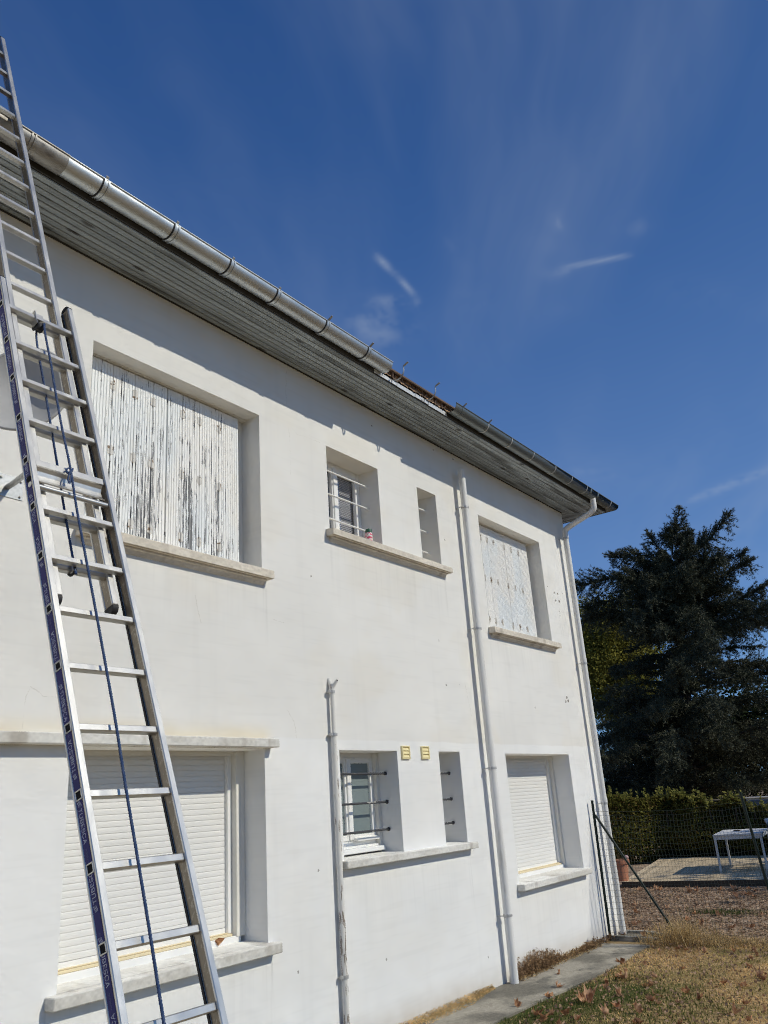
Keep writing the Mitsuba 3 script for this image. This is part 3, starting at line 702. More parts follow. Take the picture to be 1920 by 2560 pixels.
part(GB, 'trough', gutter_run(-5.0, 2.70, GR + 0.004), 'mat_zinc_old', smooth=40)
for x in (-1.5, 0.2, 1.3, 1.78, 2.423):
    part(GB, 'joint_ring', cat(gutter_ring(x - .012, GR + .004, .012, .007), gutter_ring(x + .014, GR + .004, .012, .007)), 'mat_zinc_old', smooth=40)
GC = thing('gutter', 'dark grey gutter running right to the house corner', 'gutter')
def mitred():
    P = np.array(gutter_profile(GR))
    n = len(P)
    sx = EX + 0.018 + (GYc * -1 - 0.5895)           # side gutter centre offset beyond the side fascia
    rows = []
    d = P[:, 0] - GYc
    o = P[:, 0] - EY                                 # distance outward (negative)
    rows.append(np.stack([np.full(n, 8.0), P[:, 0], P[:, 1]], 1))
    rows.append(np.stack([EX + 0.004 - (P[:, 0] - EY), P[:, 0], P[:, 1]], 1))
    rows.append(np.stack([EX + 0.004 - (P[:, 0] - EY), np.full(n, WY1), P[:, 1]], 1))
    V = np.vstack(rows); F = []
    for r in range(2):
        for k in range(n):
            a, b = r * n + k, r * n + (k + 1) % n
            F.append([a, a + n, b + n, b])
    return V, np.array(F)
part(GC, 'trough', cat(mitred(), tube([(8.0, GYc - GR - .002, GZc + .004), (EX + .004 - (GYc - GR - EY), GYc - GR - .002, GZc + .004)], .0075, 10)), 'mat_zinc_dark', smooth=40)
for x in (8.165, 8.797, 9.441, 10.09, 10.80, 11.385, 11.96, 12.95):
    part(GC, 'joint_ring', gutter_ring(x, w=.022, off=.004), 'mat_clamp' if x > 8.5 else 'mat_zinc_dark', smooth=40)
    if x < 9: part(GC, 'bracket', strap(x, 0.09), 'mat_galv')
part(GC, 'outlet', cat(gutter_ring(12.12, w=.05, off=.004), gutter_ring(12.40, w=.05, off=.004)), 'mat_zinc_dark', smooth=40)
part(GC, 'end_plate', prism(gutter_profile(GR, th=GR * 0.98)[:17], 8.35, 8.352, 'yzx'), 'mat_zinc_dark')
for i, x in enumerate((6.885, 7.535)):
    g = np.linspace(np.pi * 0.93, 2 * np.pi * 0.985, 17)
    R = GR + .004
    o = [(GYc + R * math.cos(a), GZc + R * math.sin(a)) for a in g]
    o = [(GYc - R - .002, GZc + .045)] + o + [(GYc + R + .006, GZc + .055)]
    o = np.array(o)
    inn = o + np.stack([-(o[:, 0] - GYc), -(o[:, 1] - GZc)], 1) * 0.045
    k = thing('gutter_bracket', ('bare galvanised gutter hook just right of the cut gutter end' if i == 0 else 'bare galvanised gutter hook just left of the dark gutter'), 'gutter bracket')
    part(k, 'hook', prism(np.vstack([o, inn[::-1]]), x - .010, x + .010, 'yzx'), 'mat_galv', smooth=40)
    part(k, 'strap', prism([(GYc - R - .001, GZc + .046), (GYc - R - .004, GZc + .042), (GYc - R - .062, GZc + .068), (GYc - R - .061, GZc + .072)], x - .012, x + .014, 'yzx'), 'mat_galv')

# ------------------------------------------------------------------ downpipes
def clamp(parent, c, R, back=0.0, m='mat_clamp'):
    x, y, z = c
    part(parent, 'clamp', cat(ring((x, y, z), 2, R, 0.006, 0.026), tube([(x - R - .010, y + .004, z), (x - R - .014, back, z - .004)], 0.0055, 6), cham(x - R - .024, x - R + .004, y - .012, y + .014, z - .014, z + .014, .002), cham(x + R - .002, x + R + .014, y - .010, y + .012, z - .012, z + .012, .002)), m, smooth=40)
PY = -0.103
D1 = thing('downpipe', 'white plastic downpipe cut off below the eaves between narrow slot and right shutters', 'downpipe')
pts = [(9.065 + .003 * math.sin(z * 1.3), PY, z) for z in np.linspace(GZ + .02, 6.02, 24)]
part(D1, 'pipe', tube(pts, 0.046, 24), 'mat_pipe', smooth=40)
for z in (1.94, 2.49):
    part(D1, 'collar', ring((9.065 + .003 * math.sin(z * 1.3), PY, z), 2, .0455, .004, .14 if z > 2 else .11), 'mat_pipe', smooth=40)
for z in (5.49, 3.881, 2.213, 0.635):
    clamp(D1, (9.065 + .003 * math.sin(z * 1.3), PY, z), .046)
D2 = thing('downpipe', 'white downpipe with swan neck bend at the far house corner', 'downpipe')
cx = 12.305
part(D2, 'pipe', tube([(cx, PY, z) for z in np.linspace(-.02, 5.79, 20)], 0.045, 24), 'mat_pipe', smooth=40)
nk = np.array([(12.36, GYc, 6.33), (12.36, GYc, 6.12), (12.31, PY, 5.92), (cx, PY, 5.74)], float)
nk = np.vstack([np.linspace(nk[i], nk[i + 1], 30, endpoint=False) for i in range(3)] + [nk[-1:]])
for _ in range(60): nk[1:-1] = .5 * nk[1:-1] + .25 * (nk[2:] + nk[:-2])
neck = nk
part(D2, 'swan_neck', tube(neck, 0.046, 24), 'mat_pipe', smooth=40)
for z in (5.758, 3.735, 1.697):
    clamp(D2, (cx, PY, z), .045)
    part(D2, 'collar', ring((cx, PY, z + .045), 2, .0445, .005, .07), 'mat_pipe', smooth=40)
D3 = thing('drain_pipe', 'thin old white drain pipe with flaking paint and open top beside barred window', 'drain pipe')
part(D3, 'pipe', tube([(6.215, -.045, z) for z in np.linspace(GZ, 2.52, 14)], 0.027, 18), 'mat_old_pipe', smooth=40)
part(D3, 'upper_pipe', tube([(6.220, -.045, z) for z in np.linspace(2.5, 2.98, 6)], 0.021, 18), 'mat_old_pipe', smooth=40)
part(D3, 'branch', cat(tube(smoothpath([(6.22, -.045, 2.94), (6.222, -.03, 3.0), (6.228, .0, 3.06)], 6), 0.021, 14), tube([(6.22, -.045, 2.965), (6.235, -.095, 3.035)], [0.018, .014], 12)), 'mat_old_pipe', smooth=40)
part(D3, 'plug', tube([(6.2355, -.096, 3.036), (6.2365, -.0995, 3.041)], .0105, 12), 'mat_hole')
for z in (2.935, 2.54, 0.533):
    clamp(D3, (6.217, -.045, z), .0275 if z < 2.6 else .0215)

# ------------------------------------------------------------------ jar on the sill
J = thing('jar', 'small jar with pink and white label and green lid on the upper window sill', 'jar')
part(J, 'body', lathe([(0, 0), (.036, 0), (.040, .006), (.040, .150), (.034, .165), (0, .165)], (7.135, .075, 4.588)), 'mat_jar_label', smooth=40)
part(J, 'lid', lathe([(0, .1655), (.037, .1655), (.037, .20), (.033, .205), (0, .205)], (7.135, .075, 4.588)), 'mat_jar_lid', smooth=40)

# ------------------------------------------------------------------ satellite dish
S = thing('satellite_dish', 'grey satellite dish on a bent wall arm, partly hidden by the ladder', 'satellite dish')
dc = np.array([2.475, -0.85, 4.345])
dn = np.array([-0.72, -0.62, 0.12]); dn /= np.linalg.norm(dn)
du = np.array([0, 0, 1.0]) - dn * dn[2]; du /= np.linalg.norm(du)
ds = np.cross(du, dn)
def dishmesh(th):
    rr = np.linspace(0, 1, 10); aa = np.linspace(0, 2 * np.pi, 49)[:-1]
    V = [];
    for k, t in enumerate((0, th)):
        for r in rr:
            for a in aa:
                V.append(dc + 0.27 * r * math.cos(a) * ds + 0.285 * r * math.sin(a) * du + dn * (0.12 * r * r - t))
    V = np.array(V); F = []
    n = 48; o = 10 * n
    for i in range(9):
        for j in range(n):
            a, b, c, d = i * n + j, i * n + (j + 1) % n, (i + 1) * n + (j + 1) % n, (i + 1) * n + j
            F += [[a, d, c, b], [o + a, o + b, o + c, o + d]]
    for j in range(n):
        a, b = 9 * n + j, 9 * n + (j + 1) % n
        F.append([a, o + a, o + b, b])
    return V, np.array(F)
part(S, 'reflector', dishmesh(0.006), 'mat_dish', smooth=50)
aa = np.linspace(0, 2 * np.pi, 61)
part(S, 'rim', tube(np.array([dc + 0.273 * math.cos(a) * ds + 0.288 * math.sin(a) * du + dn * 0.114 for a in aa]), 0.010, 8, caps=False), 'mat_dish', smooth=50)
b0 = dc - dn * 0.05
part(S, 'back_bracket', cat(tube([b0 - du * .10, b0 + du * .06], .018, 8), tube([b0, dc - dn * .004], .02, 8)), 'mat_galv')
q0 = b0 - du * .10 - [0, 0, .04]
part(S, 'arm', tube(smoothpath([(2.86, -.012, 4.118), (2.84, -.16, 4.118), (2.76, -.42, 4.105), (q0 * .9 + np.array([2.76, -.42, 4.105]) * .1 - [0, 0, .06]), q0, b0], 6), 0.020, 16), 'mat_galv', smooth=40)
part(S, 'wall_plate', cham(2.785, 2.975, -.006, .002, 4.045, 4.205, .001), 'mat_galv')
for x in (2.81, 2.955):
    for z in (4.07, 4.18):
        part(S, 'bolt', tube([(x, -.005, z), (x, -.018, z)], .009, 6), 'mat_clamp')

# ------------------------------------------------------------------ the ladder
def frame(th, y0):
    u = np.array([0, math.sin(th), math.cos(th)]); n = np.array([0, -math.cos(th), math.sin(th)])
    def f(x, s, d):
        x, s, d = np.broadcast_arrays(np.asarray(x, float), s, d)
        return np.stack([x, x * 0, x * 0], -1) + np.array([0, y0, GZ * 0]) + s[..., None] * u + d[..., None] * n
    return f
FB, FF = frame(0.3443, -3.1186), frame(0.3376, -3.0455)
def lad(f, mesh):
    v, fc = mesh                      # mesh given in (x, d, s): mapped to the world
    return f(v[:, 0], v[:, 2], v[:, 1]), fc[:, ::-1] * 1
def lbox(f, x0, x1, s0, s1, d0, d1, c=0.002):
    v, fc = cham(x0, x1, d0, d1, s0, s1, c)
    return f(v[:, 0], v[:, 2], v[:, 1]), fc[:, ::-1]
L = thing('extension_ladder', 'aluminium rope-operated extension ladder leaning on the gutter at the left', 'ladder')
DEP = 0.066
def stile(f, x0, x1, s0, s1, outer_left):
    """A channel: two flanges (bright) and a web set between them (dull)."""
    fl = 0.017
    bright = cat(lbox(f, x0, x1, s0, s1, -0.013, 0, .003), lbox(f, x0, x1, s0, s1, -DEP, -DEP + 0.013, .003))
    web = lbox(f, x0 + 0.0022, x1 - 0.0022, s0 + .001, s1 - .001, -DEP + 0.0125, -0.0125, .0005)
    k = part(L, 'stile', bright, 'mat_alu')
    part(k, 'web', web, 'mat_alu_web')
    return k
bL0, bL1, bR0, bR1 = 1.9066, 1.9375, 2.3085, 2.3384
sL = stile(FB, bL0, bL1, 0.02, 4.93, True)
sR = stile(FB, bR0, bR1, 0.02, 4.93, False)
part(sR, 'guide_strip', lbox(FB, bR0 - .004, bR0 + .0015, .03, 4.92, -DEP + .001, -.053, .0008), 'mat_rubber', label='painted shadow strip along the inner back edge')  # black strip put in for the shaded rear of the inner face
fL0, fL1, fR0, fR1 = 1.9645, 1.9970, 2.2469, 2.2799
stile(FF, fL0, fL1, 2.985, 7.775, True)
stile(FF, fR0, fR1, 2.985, 7.775, False)
S0, SP = 1.6162, 0.26
rk = [k for k in range(-5, 13) if True]
for k in rk:
    s = S0 + k * SP
    part(L, 'rung', lbox(FB, bL0 + .004, bR1 - .012, s - .0145, s + .0145, -.043, -.013, .0035), 'mat_alu')
for k in range(-3, 15):
    s = 3.923 + k * 0.26
    part(L, 'rung', lbox(FF, fL0 + .004, fR1 - .010, s - .0145, s + .0145, -.043, -.013, .0035), 'mat_alu')
# end caps
def capmesh(f, x0, x1, s0, ds_, d0, d1):
    # domed rubber cap: profile in (d, s), extruded along x
    m = 12; g = np.linspace(0, np.pi, m); cd, rd = (d0 + d1) / 2, (d1 - d0) / 2
    prof = [(cd + rd * math.cos(a), s0 + ds_ * math.sin(a)) for a in g]
    v, fc = prism(prof if ds_ > 0 else prof[::-1], x0, x1, 'yzx')
    return f(v[:, 0], v[:, 2], v[:, 1]), fc[:, ::-1]
for f, x0, x1, s, ds_ in ((FB, bL0, bL1, 4.931, .024), (FB, bR0, bR1, 4.931, .024), (FF, fL0, fL1, 2.984, -.034), (FF, fR0, fR1, 2.984, -.034), (FF, fL0, fL1, 7.776, .02), (FF, fR0, fR1, 7.776, .02), (FB, bL0, bL1, .019, -.07), (FB, bR0, bR1, .019, -.07)):
    part(L, 'end_cap', capmesh(f, x0 + .001, x1 - .001, s, ds_, -DEP + .001, -.001), 'mat_rubber', smooth=40)
# guide profile (wide rung) with a round tube under it
g = []
prof = [(-.010, 3.686), (-.004, 3.686), (-.004, 3.664), (-.012, 3.662), (-.026, 3.650), (-.034, 3.632), (-.034, 3.610), (-.026, 3.592), (-.014, 3.580), (-.018, 3.576), (-.031, 3.588), (-.040, 3.608), (-.040, 3.634), (-.031, 3.654), (-.014, 3.672)]
v_, f_ = prism(prof, bL1 + .002, bR0 - .012, 'yzx')
part(L, 'guide_profile', (FB(v_[:, 0], v_[:, 2], v_[:, 1]), f_[:, ::-1]), 'mat_alu', label='wide curved guide profile between the stiles')
part(L, 'guide_tube', tube(FB(np.array([bL0 - .001, bR1 - .014]), 3.556, -.026), .0135, 16), 'mat_alu', smooth=40)
# the outer face of the left stile: blue label band, square rung sockets, lettering
part(sL, 'label_band', lbox(FB, bL0 + .0008, bL0 + .0026, 0.06, 4.90, -.052, -.016, .0003), 'mat_label_blue', label='dark blue label band with white lettering along the outer face')
xo = bL0 + .0008
for k in rk:
    s = S0 + k * SP
    sock = cat(lbox(FB, xo - .0035, xo, s - .0185, s - .0135, -.0475, -.0095, .0008), lbox(FB, xo - .0035, xo, s + .0135, s + .0185, -.0475, -.0095, .0008), lbox(FB, xo - .0035, xo, s - .0134, s + .0134, -.0475, -.0425, .0008), lbox(FB, xo - .0035, xo, s - .0134, s + .0134, -.0145, -.0095, .0008))
    part(L, 'socket', sock, 'mat_alu')
    part(L, 'socket_hole', lbox(FB, xo - .0012, xo, s - .0133, s + .0133, -.0424, -.0146, .0002), 'mat_hole')
part(L, 'socket_hole', tube(FB(np.array([xo - .0016, xo]), 3.588, -.028), .0165, 18), 'mat_hole')
def emblem(sz):
    # three stacked curved strokes
    ms = []
    for j in range(3):
        t = np.linspace(-1, 1, 9)
        a = np.stack([t * 0.5 * sz, (j - 1) * 0.34 * sz + 0.14 * sz * np.sin(t * 2.2)], 1)
        nrm = np.array([0, 0.07 * sz])
        P = np.vstack([a + nrm, a - nrm, a + nrm, a - nrm]); n = len(a)
        V = np.column_stack([P, np.concatenate([np.zeros(2 * n), np.full(2 * n, .0004)])]); F = []
        for i_ in range(n - 1):
            F += [[2 * n + i_, 3 * n + i_, 3 * n + i_ + 1, 2 * n + i_ + 1], [i_, i_ + 1, n + i_ + 1, n + i_]]
        ms.append((V, np.array(F)))
    return cat(*ms)
def textmesh(t, h):
    m = meshkit.text_mesh(t, h)
    v, f = (np.array(m.vertices), np.array(m.faces)) if hasattr(m, 'vertices') else meshkit.arrays(m)[:2]
    v = np.array(v, float); v[:, 2] = (v[:, 2] - v[:, 2].min()) / max(1e-9, np.ptp(v[:, 2])) * .0004
    v[:, 0] -= v[:, 0].min()
    v[:, 1] -= (v[:, 1].min() + v[:, 1].max()) / 2
    return v, np.array(f)
TXT, SMALL, EMB = textmesh('TUBESCA', 0.0195), textmesh('PLATINIUM', 0.0065), emblem(0.020)
TW, SW = np.ptp(TXT[0][:, 0]), np.ptp(SMALL[0][:, 0])
TXT[0][:, 0] *= 0.125 / TW; SMALL[0][:, 0] *= 0.048 / SW
white, faint = [], []
dcen = -.034
def put(mesh, s, up):
    v, f = mesh
    sgn = 1 if up else -1
    P = FB(xo - .0003 - v[:, 2], s + sgn * v[:, 0], dcen - sgn * v[:, 1])
    return P, f
s = S0 - 2 * SP - 0.29
up = True
while s < 4.75:
    if up:
        white += [cat(put(EMB, s + .012, True), put(TXT, s + .028, True))]
    else:
        white += [cat(put(TXT, s + .125, False), put(EMB, s + .142, False))]
    faint.append(put(SMALL, s + .165, up))
    s += 0.2315
    up = not up
for m_ in white: part(L, 'lettering', m_, 'mat_label_white')
for m_ in faint: part(L, 'small_lettering', m_, 'mat_label_faint')
# pulley bracket on the top rung of the base section
sk = S0 + 12 * SP
P = part(L, 'pulley_bracket', cat(lbox(FB, 2.088, 2.132, sk - .020, sk + .022, -.012, -.006, .001), lbox(FB, 2.086, 2.090, sk - .055, sk + .040, -.046, -.002, .001), lbox(FB, 2.088, 2.132, sk + .0155, sk + .020, -.046, -.006, .001)), 'mat_alu')
ax = FB(np.array([2.092, 2.128]), sk - .052, -.030)
part(P, 'pulley', cat(tube([ax[0], ax[0] * .7 + ax[1] * .3, ax[0] * .5 + ax[1] * .5, ax[0] * .3 + ax[1] * .7, ax[1]], [.030, .024, .022, .024, .030], 18)), 'mat_rubber', smooth=40)
# small clip fittings
part(L, 'rope_hook', cat(tube(smoothpath(FF(np.full(5, 2.078), 3.143 + np.array([.02, .0, -.022, -.026, -.01]), np.array([-.004, .004, .0, -.03, -.046])), 5), .006, 8)), 'mat_rubber', smooth=40)

# ------------------------------------------------------------------ rope (three twisted strands)
def rope_mesh(path, r=0.0058, lay=0.034):
    p = smoothpath(path, 10)
    seg = np.linalg.norm(np.diff(p, axis=0), axis=1); s = np.concatenate([[0], np.cumsum(seg)])
    n = int(s[-1] / 0.006)
    q = np.stack([np.interp(np.linspace(0, s[-1], n), s, p[:, i]) for i in range(3)], 1)
    t = np.gradient(q, axis=0); t /= np.linalg.norm(t, axis=1, keepdims=True)
    a = np.cross(t, [1, 0, 0]); a /= np.linalg.norm(a, axis=1, keepdims=True); b = np.cross(t, a)
    ph = np.linspace(0, s[-1], n) / lay * 2 * np.pi
    return cat(*[tube(q + r * 0.55 * (np.cos(ph + c)[:, None] * a + np.sin(ph + c)[:, None] * b), r * 0.58, 6) for c in (0, 2.094, 4.189)])
fb = [(2.128, 4.690, .0), (2.118, 4.665, .010), (2.111, 4.60, .012), (2.111, 4.385, .012), (2.106, 4.18, .012), (2.104, 3.923, .012), (2.106, 3.70, .014), (2.1, 3.444, .012), (2.099, 3.156, .012), (2.098, 2.892, .012), (2.094, 2.642, .014), (2.087, 2.40, .018), (2.075, 2.129, .020), (2.069, 1.875, .020), (2.062, 1.622, .020), (2.052, 1.36, .02), (2.045, 1.0, .02), (2.04, .5, .012), (2.04, .30, .01)]
fa = [(2.118, 4.69, -.055), (2.113, 4.640, -.062), (2.106, 4.52, -.060), (2.103, 4.306, -.058), (2.099, 4.017, -.058), (2.095, 3.748, -.058), (2.088, 3.504, -.056), (2.084, 3.25, -.053), (2.078, 3.165, -.046), (2.076, 3.125, -.040)]
R_ = thing('rope', 'blue twisted pulley rope hanging down the middle of the ladder', 'rope')
part(R_, 'front_fall', rope_mesh(FB(*[np.array(c) for c in zip(*fb)])), 'mat_rope', smooth=50)
part(R_, 'back_fall', rope_mesh(FB(*[np.array(c) for c in zip(*fa)])), 'mat_rope', smooth=50)
kp = smoothpath(FB(np.array([2.105, 2.085, 2.088, 2.112, 2.118, 2.096, 2.084, 2.092, 2.100]), np.array([3.69, 3.675, 3.662, 3.672, 3.688, 3.66, 3.62, 3.60, 3.64]), np.array([.018, .014, .006, .008, .016, .022, .01, .008, .014])), 8)
part(R_, 'knot', tube(kp, .0042, 6), 'mat_rope', smooth=50)

# ------------------------------------------------------------------ wire fence
FX = 11.95
Fk = thing('wire_fence', 'green wire mesh garden fence with leaning posts at the house corner', 'fence')
part(Fk, 'post', cat(tube([(FX + .02, -.045, GZ), (FX, -.070, 1.75)], .019, 10)), 'mat_green_metal', smooth=40)
part(Fk, 'post', cat(tube([(FX + .02, -2.285, GZ), (FX, -2.115, 1.74)], .019, 10)), 'mat_green_metal', smooth=40)
part(Fk, 'post', cat(tube([(FX, -4.45, GZ), (FX, -4.40, 1.74)], .019, 10)), 'mat_green_metal', smooth=40)
part(Fk, 'brace', tube([(FX, -.085, 1.555), (FX + .16, -.965, GZ)], .017, 10), 'mat_green_metal', smooth=40)
def mesh_pt(y, z):
    w_ = 0.020 * np.sin(y * 5 + z * 2.2) + .012 * np.sin(y * 17 + 3 * z)
    sag = -0.05 * np.sin(np.clip(-y / 2.2, 0, 2) * np.pi) * (z / 1.6) if True else 0
    return np.stack([FX + .012 + w_, y + .010 * np.sin(z * 9 + y * 3), z + sag + .008 * np.sin(y * 11)], -1)
ms = []
for y in np.arange(-.075, -4.4, -.0445):
    z = np.linspace(GZ + .02, 1.575 + .02 * math.sin(y * 2), 12)
    ms.append(tube(mesh_pt(np.full(12, y), z), .0016, 3, caps=False))
for z in np.arange(GZ + .03, 1.60, .0755):
    y = np.linspace(-.06, -4.4, 60)
    ms.append(tube(mesh_pt(y, np.full(60, z)), .0017, 3, caps=False))
part(Fk, 'wire_mesh', cat(*ms), 'mat_wire', kind='stuff')
part(Fk, 'tension_wire', tube(smoothpath([(FX, -.075, 1.60), (FX, -1.2, 1.56), (FX, -2.12, 1.61), (FX, -4.4, 1.6)], 8), .0025, 5), 'mat_wire')

# concrete surround at the foot of the corner
Kk = thing('concrete_kerb', 'low dark concrete kerb frame at the foot of the house corner', 'kerb')
def bar(a, b, wdt, z0, z1):
    a, b = np.array(a, float), np.array(b, float)
    d = (b - a) / np.linalg.norm(b - a); nrm = np.array([-d[1], d[0]]) * wdt / 2
    return prism([a + nrm, b + nrm, b - nrm, a - nrm], z0, z1, 'xyz')
part(Kk, 'kerb_stone', bar((11.99, -.02), (11.915, -.66), .055, GZ, .0), 'mat_kerb')
part(Kk, 'kerb_stone', bar((12.42, -.03), (12.40, -.42), .06, GZ, .005), 'mat_kerb')
part(Kk, 'kerb_stone', bar((12.40, -.45), (12.10, -.83), .06, GZ, .003), 'mat_kerb')
part(Kk, 'cover', prism([(12.03, -.06), (12.37, -.06), (12.35, -.40), (12.06, -.70), (11.975, -.62)], GZ, -.028, 'xyz'), 'mat_path')

# ------------------------------------------------------------------ deck, table, pot, chair
ang = math.atan2(1.105, 5.70)
ux = np.array([math.cos(ang), math.sin(ang)]); vy = np.array([0.0876, -0.9962])
P0 = np.array([18.027, 2.101])
DZ = 0.05
Dk = thing('timber_deck', 'low weathered timber deck beyond the fence', 'deck')
bwid = 0.14
nb_ = 46
for i in range(nb_):
    a, b = P0 + vy * (i * bwid + .003), P0 + vy * ((i + 1) * bwid - .003)
    ln = 5.75 + 0.0 * i
    poly = [a, b, b + ux * ln, a + ux * ln]
    part(Dk, 'board', prism(poly[::-1] if np.cross(poly[1] - poly[0], poly[2] - poly[0]) < 0 else poly, DZ - .028, DZ + .002 * random.random(), 'xyz'), 'mat_deck')
a, b = P0 - ux * .002, P0 + vy * (nb_ * bwid) - ux * .002
poly = [a, a - ux * .03, b - ux * .03, b]
part(Dk, 'fascia', prism(poly if np.cross(poly[1] - poly[0], poly[2] - poly[0]) > 0 else poly[::-1], GZ - .02, DZ + .004, 'xyz'), 'mat_deck_edge')
a, b = P0 + ux * .02, P0 + vy * (nb_ * bwid) + ux * .02
poly = [a, b, b + ux * 5.7, a + ux * 5.7]
part(Dk, 'base', prism(poly if np.cross(poly[1] - poly[0], poly[2] - poly[0]) > 0 else poly[::-1], GZ - .02, DZ - .0285, 'xyz'), 'mat_deck_edge')

Tk = thing('garden_table', 'white metal garden table standing on the timber deck', 'table')
ta = math.atan2(.24, 1.69)
def tl(mesh):
    v, f = mesh
    c, s_ = math.cos(ta), math.sin(ta)
    return np.stack([19.64 + v[:, 0] * c - v[:, 1] * s_, .52 + v[:, 0] * s_ + v[:, 1] * c, v[:, 2]], 1), f
TL, TWd = 1.72, -.92
part(Tk, 'tabletop', tl(cham(-.03, TL + .03, TWd - .03, .03, .772, .806, .004)), 'mat_white_table')
part(Tk, 'apron', tl(cat(box(0.02, TL - .02, -.012, .004, .70, .7715), box(.02, TL - .02, TWd - .004, TWd + .012, .70, .7715), box(-.004, .012, TWd + .03, -.03, .70, .7715), box(TL - .012, TL + .004, TWd + .03, -.03, .70, .7715))), 'mat_white_table')
for x in (0, TL):
    for y in (0, TWd):
        part(Tk, 'leg', tl(cham(x - .023, x + .023, y - .023, y + .023, DZ + .002, .7715, .004)), 'mat_white_table')
Tr = thing('ashtray', 'small dark tray lying on the white garden table', 'tray')
part(Tr, 'dish', tl(cham(.95, 1.15, -.42, -.28, .808, .824, .005)), 'mat_deck_edge')

Pk = thing('plant_pot', 'terracotta plant pot with a rim at the front of the deck', 'plant pot')
part(Pk, 'body', lathe([(0, 0), (.125, 0), (.165, .335), (.15, .335), (.11, .02), (0, .02)], (18.26, 2.17, DZ + .003), 32), 'mat_terracotta', smooth=40)
part(Pk, 'rim', lathe([(.1655, .325), (.192, .328), (.196, .40), (.186, .408), (.165, .40), (.16, .335), (.1655, .325)], (18.26, 2.17, DZ + .003), 32), 'mat_terracotta', smooth=40)
part(Pk, 'soil', lathe([(0, .36), (.163, .36), (.163, .34), (0, .34)], (18.26, 2.17, DZ + .003), 32), 'mat_bark')
def blade_cloud(pts, hts, wid, lean, seed, bend=0.4, sect=2):
    """Bent grass blades: each two quads."""
    r = np.random.default_rng(seed)
    n = len(pts)
    az = r.random(n) * 2 * np.pi; la = lean * r.random(n)
    side = np.stack([np.cos(az), np.sin(az), az * 0], 1) * (wid * (0.6 + 0.8 * r.random(n)))[:, None]
    d = np.stack([-np.sin(az), np.cos(az), az * 0], 1)
    h = np.asarray(hts) * (0.5 + 0.9 * r.random(n))
    m = pts + np.stack([d[:, 0] * la * h * .45, d[:, 1] * la * h * .45, h * 0.6], 1)
    t = pts + np.stack([d[:, 0] * la * h * 1.15, d[:, 1] * la * h * 1.15, h * np.sqrt(np.clip(1.05 - (la * .8) ** 2, .05, 1))], 1)
    V = np.concatenate([pts - side, pts + side, m + side * .8, m - side * .8, t], 0)
    i = np.arange(n)
    F = np.concatenate([np.stack([i, i + n, i + 2 * n], 1), np.stack([i, i + 2 * n, i + 3 * n], 1), np.stack([i + 3 * n, i + 2 * n, i + 4 * n], 1)])
    return V, F
pp = np.stack([18.26 + .1 * rng.standard_normal(40), 2.17 + .1 * rng.standard_normal(40), np.full(40, DZ + .36)], 1)
part(Pk, 'dry_plant', blade_cloud(pp, np.full(40, .14), .004, 1.2, 5), 'mat_weed')
Bk = thing('ball', 'pale pink ball resting on the rim of the terracotta pot', 'ball')
part(Bk, 'shell', (lambda m: (np.array(m.vertices) * .048 + [18.235, 2.005, DZ + .452], np.array(m.faces)))(trimesh.creation.icosphere(3)), mat('mat_pink', (0.50, 0.33, 0.33), 0.5), smooth=True)

Ck = thing('folding_chair', 'dark blue fabric chair with pale patterned back at the right edge', 'chair')
def chm(mesh): 
    v, f = mesh
    return v + [19.75, -.62, DZ], f
part(Ck, 'seat', chm(cham(0, .46, -.46, 0, .42, .45, .006)), 'mat_navy')
part(Ck, 'backrest', chm(prism([(-.02, .45), (.012, .45), (.075, .94), (.045, .95)], 0.03, .43, 'yzx')), 'mat_navy')
part(Ck, 'back_panel', chm(prism([(.040, .90), (.080, .94), (.105, 1.02), (.065, 1.03)], .03, .43, 'yzx')), 'mat_pattern')
for x in (.02, .44):
    for y in (-.44, -.02):
        part(Ck, 'leg', chm(tube([(x, y, .42), (x, y * 1.04, .0)], .014, 8)), 'mat_navy')
part(Ck, 'hanging_cloth', chm(prism([(-.012, .12), (.004, .12), (.018, .445), (.0, .445)], .03, .43, 'yzx')), 'mat_navy')

# ------------------------------------------------------------------ far garden wall / shed
Wk = thing('garden_shed', 'grey roofed dark shed half hidden behind the hedge at the right', 'shed')
part(Wk, 'wall', box(26.0, 29.0, -7.0, 1.9, GZ, 1.115), 'mat_green_sheet')
part(Wk, 'roof', cham(25.85, 29.2, -7.1, 2.0, 1.1155, 1.345, .02), 'mat_grey_wall')
Rk = thing('wooden_rail', 'thin weathered wooden rail above the hedge', 'rail')
part(Rk, 'rail', tube([(24.3, 2.45, 1.415), (24.3, -1.5, 1.37)], .022, 8), 'mat_deck')
for y in (2.4, .9, -.8):
    part(Rk, 'post', tube([(24.3, y, GZ), (24.3, y, 1.40)], .03, 8), 'mat_deck_edge')
Nk = thing('neighbour_house', 'pale house wall glimpsed through the trees at the right edge', 'house')
part(Nk, 'wall', box(56, 64, -14.0, -1.2, GZ, 4.6), 'mat_casing')
part(Nk, 'roof', (np.array([[55.5, -14.5, 4.6], [64.5, -14.5, 4.6], [64.5, -.7, 4.6], [55.5, -.7, 4.6], [60, -10, 6.4], [60, -5, 6.4]]), np.array([[0, 1, 4], [1, 2, 5], [1, 5, 4], [2, 3, 5], [3, 0, 4], [3, 4, 5], [0, 3, 2], [0, 2, 1]])), 'mat_tile')

